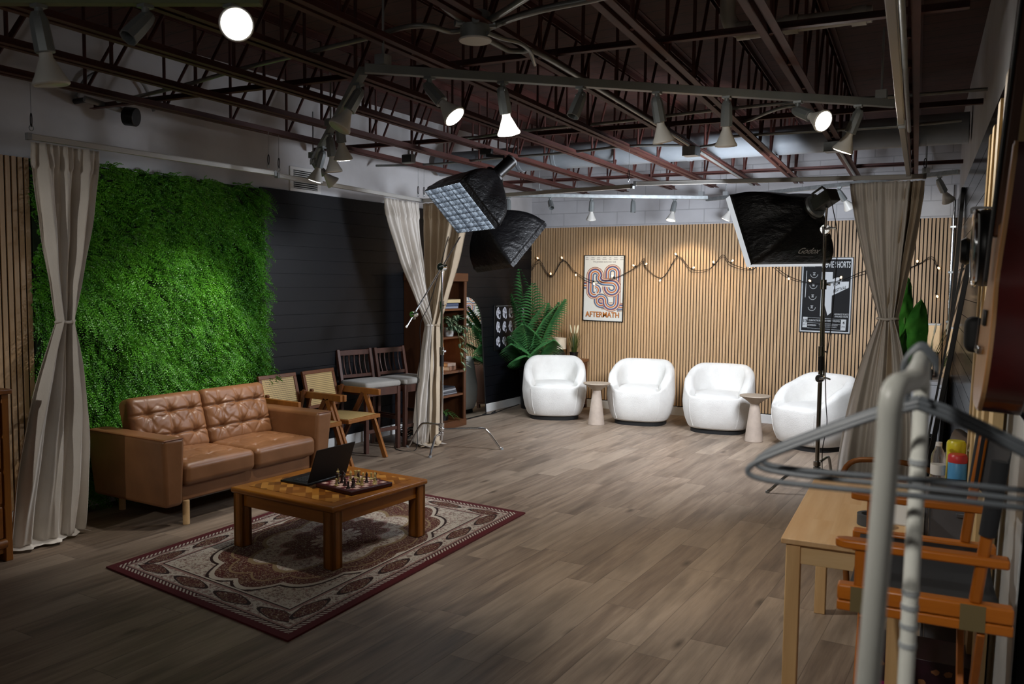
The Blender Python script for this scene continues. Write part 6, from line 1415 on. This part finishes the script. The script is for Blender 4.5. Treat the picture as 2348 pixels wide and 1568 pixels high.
# grey plastic drawer tower with things on top, between table and wall
M_TRL = plain('smoky_plastic', '#4a4b50', 0.25, var=0.1)
dt = thing('drawer_tower', 'smoky grey plastic drawer tower between the pine table and the right wall', 'drawers', (-0.125, 4.60, 0), TH)
DW, DD = 0.185, 0.24; DH = 0.76
b = MB().bx(-DW, DW, -DD, DD, 0, 0.03).bx(-DW, DW, -DD, DD, DH-0.03, DH)
for sx in (-1, 1):
    for sy in (-1, 1): b.bx(sx*DW-0.012*(sx > 0)-0.0*(sx < 0), sx*DW+0.012*(sx < 0), sy*DD-0.012*(sy > 0), sy*DD+0.012*(sy < 0), 0, DH)
b.build('frame', M_TRL, dt, bevel=0.003)
for k in range(3):
    o = BX(-DW+0.014, DW-0.014, -DD+0.005, DD-0.014, 0.04+k*0.24, 0.265+k*0.24).build('drawer', plain('smoky_plastic_front', '#5a5b61', 0.2, var=0.2, vscale=4), dt, bevel=0.01); BX(-0.06, 0.06, -DD-0.012, -DD+0.004, 0.20+k*0.24, 0.22+k*0.24).build('handle', M_TRL, o, bevel=0.003)
def onto(x, y): c, s = math.cos(TH), math.sin(TH); return (-0.125+x*c-y*s, 4.60+x*s+y*c, DH+0.001)
t = thing('equipment_case', 'flat black case lying on the plastic drawer tower', 'case', onto(-0.075, -0.10), TH); BX(-0.10, 0.10, -0.12, 0.12, 0, 0.045).build('case', M_BLACK, t, bevel=0.012, seg=3); BX(-0.10, 0.10, -0.121, 0.121, 0.023, 0.026).build('lid_seam', M_GREY, t)
t = thing('water_bottle', 'clear empty plastic bottle standing on the drawer tower', 'bottle', onto(-0.135, 0.12))
g = G('clear_plastic'); M_CLR = g.set(col=(0.9, 0.93, 0.95, 1), rough=0.08, trans=0.9, ior=1.3, alpha=0.55)
MB().lathe([(0, 0), (0.032, 0), (0.034, 0.01), (0.034, 0.12), (0.03, 0.145), (0.016, 0.172), (0.013, 0.185)], 24).build('body', M_CLR, t); MB().lathe([(0, 0.183), (0.015, 0.183), (0.015, 0.202), (0, 0.202)], 20).build('cap', M_WENAM, t); MB().lathe([(0.0345, 0.04), (0.0348, 0.09)], 24).build('label', M_WENAM, t)
def tub(loc, r, h, body, lid, label):
    t = thing('wipes_tub', label, 'tub', loc, 0, 'wipes tubs'); MB().lathe([(0, 0), (r, 0), (r*1.02, 0.01), (r*1.02, h*0.74), (r, h*0.75)], 28).build('body', plain('tub_'+body[1:], body, 0.35), t)
    MB().lathe([(r*1.05, h*0.74), (r*1.07, h*0.76), (r*1.05, h*0.94), (r*0.9, h), (0, h)], 28).build('lid', plain('tub_'+lid[1:], lid, 0.35), t)
tub(onto(-0.05, 0.09), 0.042, 0.155, '#4f93c4', '#c23338', 'blue tub with red lid on the drawer tower'); tub(onto(-0.055, 0.19), 0.042, 0.205, '#cdbf1f', '#d3c72a', 'yellow tub standing behind the red-lidded tub')
for k, (x, y, z, c, lab) in enumerate(((0.065, 0.09, 0.0, '#c6c4b2', 'lower white tissue box on the drawer tower'), (0.065, 0.09, 0.088, '#cdccc0', 'upper white tissue box stacked beside the red-lidded tub'))):
    q = onto(x, y); t = thing('tissue_box', lab, 'box', (q[0], q[1], q[2]+z), TH, 'tissue boxes'); BX(-0.055, 0.055, -0.11, 0.11, 0, 0.086).build('carton', plain('tissue_%d' % k, c, 0.6), t, bevel=0.002)
    if k == 0: BX(-0.057, -0.01, -0.1115, -0.110, 0.004, 0.045).build('printed_patch', plain('teal_print', '#2b7f86', 0.5), t)
q = onto(0.065, 0.09); t = thing('cap', 'crumpled olive cloth cap on the upper tissue box', 'cap', (q[0], q[1], q[2]+0.175)); MB().lathe([(0.0, 0.055), (0.03, 0.05), (0.06, 0.035), (0.075, 0.0), (0.07, 0.0), (0.05, 0.03), (0.0, 0.045)], 20).build('crown', plain('olive_cloth', '#7c7c62', 0.9, var=0.1), t); MB().prism([(-0.06, -0.05), (0.06, -0.05), (0.055, -0.13), (0, -0.15), (-0.055, -0.13)], 0.0, 0.006).build('peak', plain('olive_cloth', '#7c7c62', 0.9, var=0.1), t, bevel=0.003)
# bentwood armchair beyond the table
ac = thing('bentwood_armchair', 'bentwood armchair with dark brown rounded back beyond the pine table', 'armchair', (-0.47, 5.42, 0), PI/2+TH+0.15)
for s in (-1, 1):
    MB().tube(smoothpts([(s*0.29, 0.33, 0.0), (s*0.29, 0.35, 0.35), (s*0.29, 0.31, 0.60), (s*0.29, 0.16, 0.655), (s*0.29, -0.12, 0.63), (s*0.29, -0.28, 0.52)], 5), 0.017, 10).build('armrest', M_TEAK, ac); MB().tube(smoothpts([(s*0.27, -0.30, 0.0), (s*0.27, -0.24, 0.45), (s*0.27, -0.30, 0.8)], 5), 0.017, 10).build('back_leg', M_TEAK, ac)
rounded(0.52, 0.54, 0.10, 0.04, 10).build('seat', plain('seat_cream', '#b5aca0', 0.8), ac).location = (0, 0.02, 0.39)
o = rounded(0.54, 0.07, 0.48, 0.03, 12, lambda v: Vector((v.x*(1-0.25*max(0, v.z/0.24)**2), v.y, v.z))).build('backrest', plain('brown_leather', '#3d2a20', 0.45, var=0.15), ac); o.location = (0, -0.26, 0.66); o.rotation_euler = (math.radians(10), 0, 0)

# ------------------------------------------------------------------ director's chair
M_DIR = wood('orange_beech', '#9a5210', '#b86a1d', axis=1, rough=0.35, fine=18, stretch=12); M_DIRZ = wood('orange_beech_upright', '#8f4c10', '#ad6219', axis=2, rough=0.35, fine=18, stretch=12); M_CANV = plain('black_canvas', '#15171b', 0.85, bump=0.3, bscale=400)
M_BRASS = plain('dull_hinge', '#8a7a55', 0.45, 0.6)
dc = thing('directors_chair', 'tall folding director chair of orange wood with black canvas by the pine table', 'chair', (-0.19, 2.80, 0), PI/2+TH)  # local +y faces the room (world -x)
AZ, RZ = 1.035, 0.885
for s, nm in ((-1, 'near'), (1, 'far')):
    x = s*0.295
    o = MB().bx(x-0.022, x+0.022, -0.215, 0.215, RZ-0.022, RZ+0.022).build('seat_rail', M_DIR, dc, bevel=0.006)
    o2 = MB().bx(x-0.022, x+0.022, -0.215, 0.215, RZ-0.052, RZ-0.024).build('leg_rail', M_DIR, dc, bevel=0.004)
    for y in (-0.12, 0.15): BX(x-0.0235 if s < 0 else x+0.0215, x-0.0215 if s < 0 else x+0.0235, y-0.03, y+0.03, RZ-0.05, RZ+0.02).build('hinge', M_BRASS, o, smooth=False)
    b = MB(); b.prism([(-0.20, -0.024), (0.20, -0.024), (0.225, -0.010), (0.225, 0.010), (0.20, 0.024), (-0.20, 0.024)], AZ-0.026, AZ, Matrix(((0, 1, 0, x), (1, 0, 0, 0), (0, 0, 1, 0), (0, 0, 0, 1)))); b.build('armrest', M_DIR, dc, bevel=0.006)
    MB().bx(x-0.014, x+0.014, 0.145, 0.173, RZ+0.02, AZ-0.02).build('front_post', M_DIRZ, dc, bevel=0.004)
    MB().bar((x, -0.125, RZ+0.02), (x, -0.165, AZ+0.24), 0.030, 0.030, (0, 1, 0)).build('back_post', M_DIRZ, dc, bevel=0.008)
    for k, (y0, y1) in enumerate(((0.16, 0.16), (-0.13, -0.13))):
        MB().bar((x, y0, RZ-0.05), (-x*0.98, y1, 0.045), 0.040, 0.020, (0, 1, 0)).build('crossed_leg', M_DIRZ, dc, bevel=0.003).location = (0, 0.012*s, 0)
    MB().bx(x-0.018, x+0.018, -0.25, 0.26, 0.0, 0.045).build('foot_rail', M_DIR, dc, bevel=0.006)
MB().bx(-0.30, 0.30, 0.20, 0.235, 0.24, 0.27).build('footrest', wood('orange_beech_x', '#9a5210', '#b86a1d', axis=0, rough=0.35), dc, bevel=0.004)
def seatfn(u, v): x = -0.285+0.57*u; return Vector((x, -0.19+0.38*v, RZ+0.012-0.035*(1-(2*u-1)**2)))
MB().grid(seatfn, 16, 8).build('seat', M_CANV, dc, solid=0.004, ang=180)
def backfn(u, v): x = -0.30+0.60*u; z = AZ+0.05+0.20*v; return Vector((x, -0.125-0.040*(z-RZ)/(AZ+0.24-RZ)-0.030*(1-(2*u-1)**2)-0.014, z))
MB().grid(backfn, 16, 8).build('back_canvas', M_CANV, dc, solid=0.004, ang=180)
for s in (-1, 1): MB().cyl((s*0.30, -0.146, AZ+0.055), (s*0.30, -0.166, AZ+0.255), 0.021, n=14).build('canvas_sleeve', M_CANV, dc)

# ------------------------------------------------------------------ under the table
t = thing('snack_carton', 'magenta and black snack carton on the floor under the pine table', 'box', (-0.24, 3.75, 0), TH-0.05)
BX(-0.20, 0.20, -0.12, 0.12, 0, 0.27).build('carton', plain('carton_magenta', '#8f1360', 0.45), t, bevel=0.003); BX(-0.2015, 0.2015, -0.1215, 0.1215, 0.15, 0.272).build('dark_panel', plain('carton_plum', '#2b0d1d', 0.45, var=0.5, vscale=14), t, bevel=0.003)
Mc = lambda x, z: Matrix(((1, 0, 0, x), (0, 0, -1, -0.1225), (0, 1, 0, z), (0, 0, 0, 1)))
M_LETW = plain('carton_white', '#cfc6cb', 0.5)
text_obj('lettering', 'FLAVOUR MIX', 0.042, M_LETW, Mc(0.0, 0.105), t, sx=0.95); text_obj('lettering', '36 x 28 g', 0.026, M_LETW, Mc(-0.03, 0.06), t)
b = MB(); rp = random.Random(6)
for k in range(7):
    cx, cz = -0.15+0.05*k+rp.uniform(-.01, .01), 0.205+rp.uniform(-0.025, 0.03); n = 9; o = len(b.v); b.v += [(cx+rp.uniform(.01, .02)*math.cos(6.28*i/n), -0.1225, cz+rp.uniform(.008, .016)*math.sin(6.28*i/n)) for i in range(n)]; b.f.append(tuple(range(o, o+n)))
b.build('printed_snacks', plain('snack_tan', '#8a5f3c', 0.5), t, smooth=False)
t = thing('wire_garland', 'tangled dark green wire garland on the floor in front of the snack carton', 'garland', (-0.20, 3.30, 0))
rp = random.Random(9); pts = [Vector((rp.uniform(-0.20, 0.20), rp.uniform(-0.12, 0.16), rp.uniform(0.012, 0.07))) for _ in range(40)]; MB().tube(smoothpts(pts, 5), 0.0045, 6).build('wire', plain('green_wire', '#26362a', 0.6), t)

# ------------------------------------------------------------------ white clothes rack and hangers, close to the camera
M_RACK = plain('white_powder_coat', '#c3c4bd', 0.35, var=0.03)
rk = thing('clothes_rack', 'white tubular clothes rack in the close right foreground', 'clothes rack', (0, 0, 0))
F1 = at(2046, 905, 1, 0.98); R1 = at(2112, 935, 1, 1.42)
top1 = at(2098, 838, 1, 1.06); top2 = at(2112, 850, 1, 1.36); zt = (top1.z+top2.z)/2; top1.z = top2.z = zt
b1 = at(1990, 1568, 1, 0.98); b1 = F1.lerp(b1, 1.0); fdir = (b1-F1).normalized(); fb = F1+fdir*((F1.z-0.04)/-fdir.z)
b2_ = at(2076, 1568, 1, 1.42); rdir = (b2_-R1).normalized(); rb = R1+rdir*((R1.z-0.04)/-rdir.z)
j1 = F1.lerp(fb, 0.24)
MB().tube(smoothpts([j1, F1.lerp(fb, 0.05), F1, F1.lerp(top1, 0.55)+Vector((0, 0, 0.004)), top1, top1.lerp(top2, 0.3)], 5), 0.0125, 14).build('front_upright', M_RACK, rk); MB().cyl(fb, j1, 0.0132, n=16).build('lower_upright', M_RACK, rk)
MB().cyl(j1-Vector((0, 0, 0.012)), j1+Vector((0, 0, 0.002)), 0.0140, n=16).build('joint_collar', M_GREY, rk)
MB().tube(smoothpts([top1.lerp(top2, 0.25), top1.lerp(top2, 0.8), top2, top2.lerp(R1, 0.5)+Vector((0, 0, 0.01)), R1, R1.lerp(rb, 0.2), rb], 5), 0.0118, 14).build('rear_upright', M_RACK, rk)
for k in (0.055, 0.075, 0.19, 0.205, 0.225, 0.245): p = R1.lerp(rb, k); MB().cyl(p-Vector((0, 0, 0.004)), p+Vector((0, 0, 0.004)), 0.0132, n=16).build('ring_band', M_GREY, rk)
for q in (fb, rb): MB().cyl((q.x, q.y, 0), (q.x, q.y, 0.06), 0.02, n=14).build('foot', M_BLACK, rk)
MB().cyl((fb.x, fb.y, 0.10), (rb.x, rb.y, 0.10), 0.011, n=12).build('lower_bar', M_RACK, rk)
M_HANG = plain('grey_hanger', '#50555a', 0.45)
def clothes_hanger(c, dip, turn, label):
    c = Vector(c); t = thing('coat_hanger', label, 'coat hanger', c, math.atan2(RN.y, RN.x)+turn, 'grey coat hangers'); w = 0.21
    MB().tube(smoothpts([(0.012, 0, -0.045), (0.018, 0, -0.02), (0.018, 0, 0.008), (0, 0, 0.026), (-0.018, 0, 0.008), (-0.021, 0, -0.012)], 5), 0.0032, 8).build('hook', M_HANG, t)
    MB().tube(smoothpts([(0.0, 0, -0.052), (-0.06, 0, -0.074), (-w*0.8, 0, -0.126), (-w-0.002, 0, -0.152), (-w, 0, -0.168), (-w*0.7, 0, -0.173), (0, 0, -0.172), (w*0.7, 0, -0.173), (w, 0, -0.168), (w+0.002, 0, -0.152), (w*0.8, 0, -0.126), (0.06, 0, -0.074), (0.0, 0, -0.052)], 5), 0.0042, 8).build('frame', M_HANG, t)
for k, (f, dip, turn, lab) in enumerate(((0.60, 0, 0.02, 'nearest grey coat hanger on the white rack'), (0.78, 0, -0.03, 'grey coat hanger second from the front on the white rack'), (0.95, 0, 0.05, 'rearmost grey coat hanger on the white rack'))):
    p = top1.lerp(top2, f); clothes_hanger((p.x, p.y, p.z-0.002), dip, turn, lab)
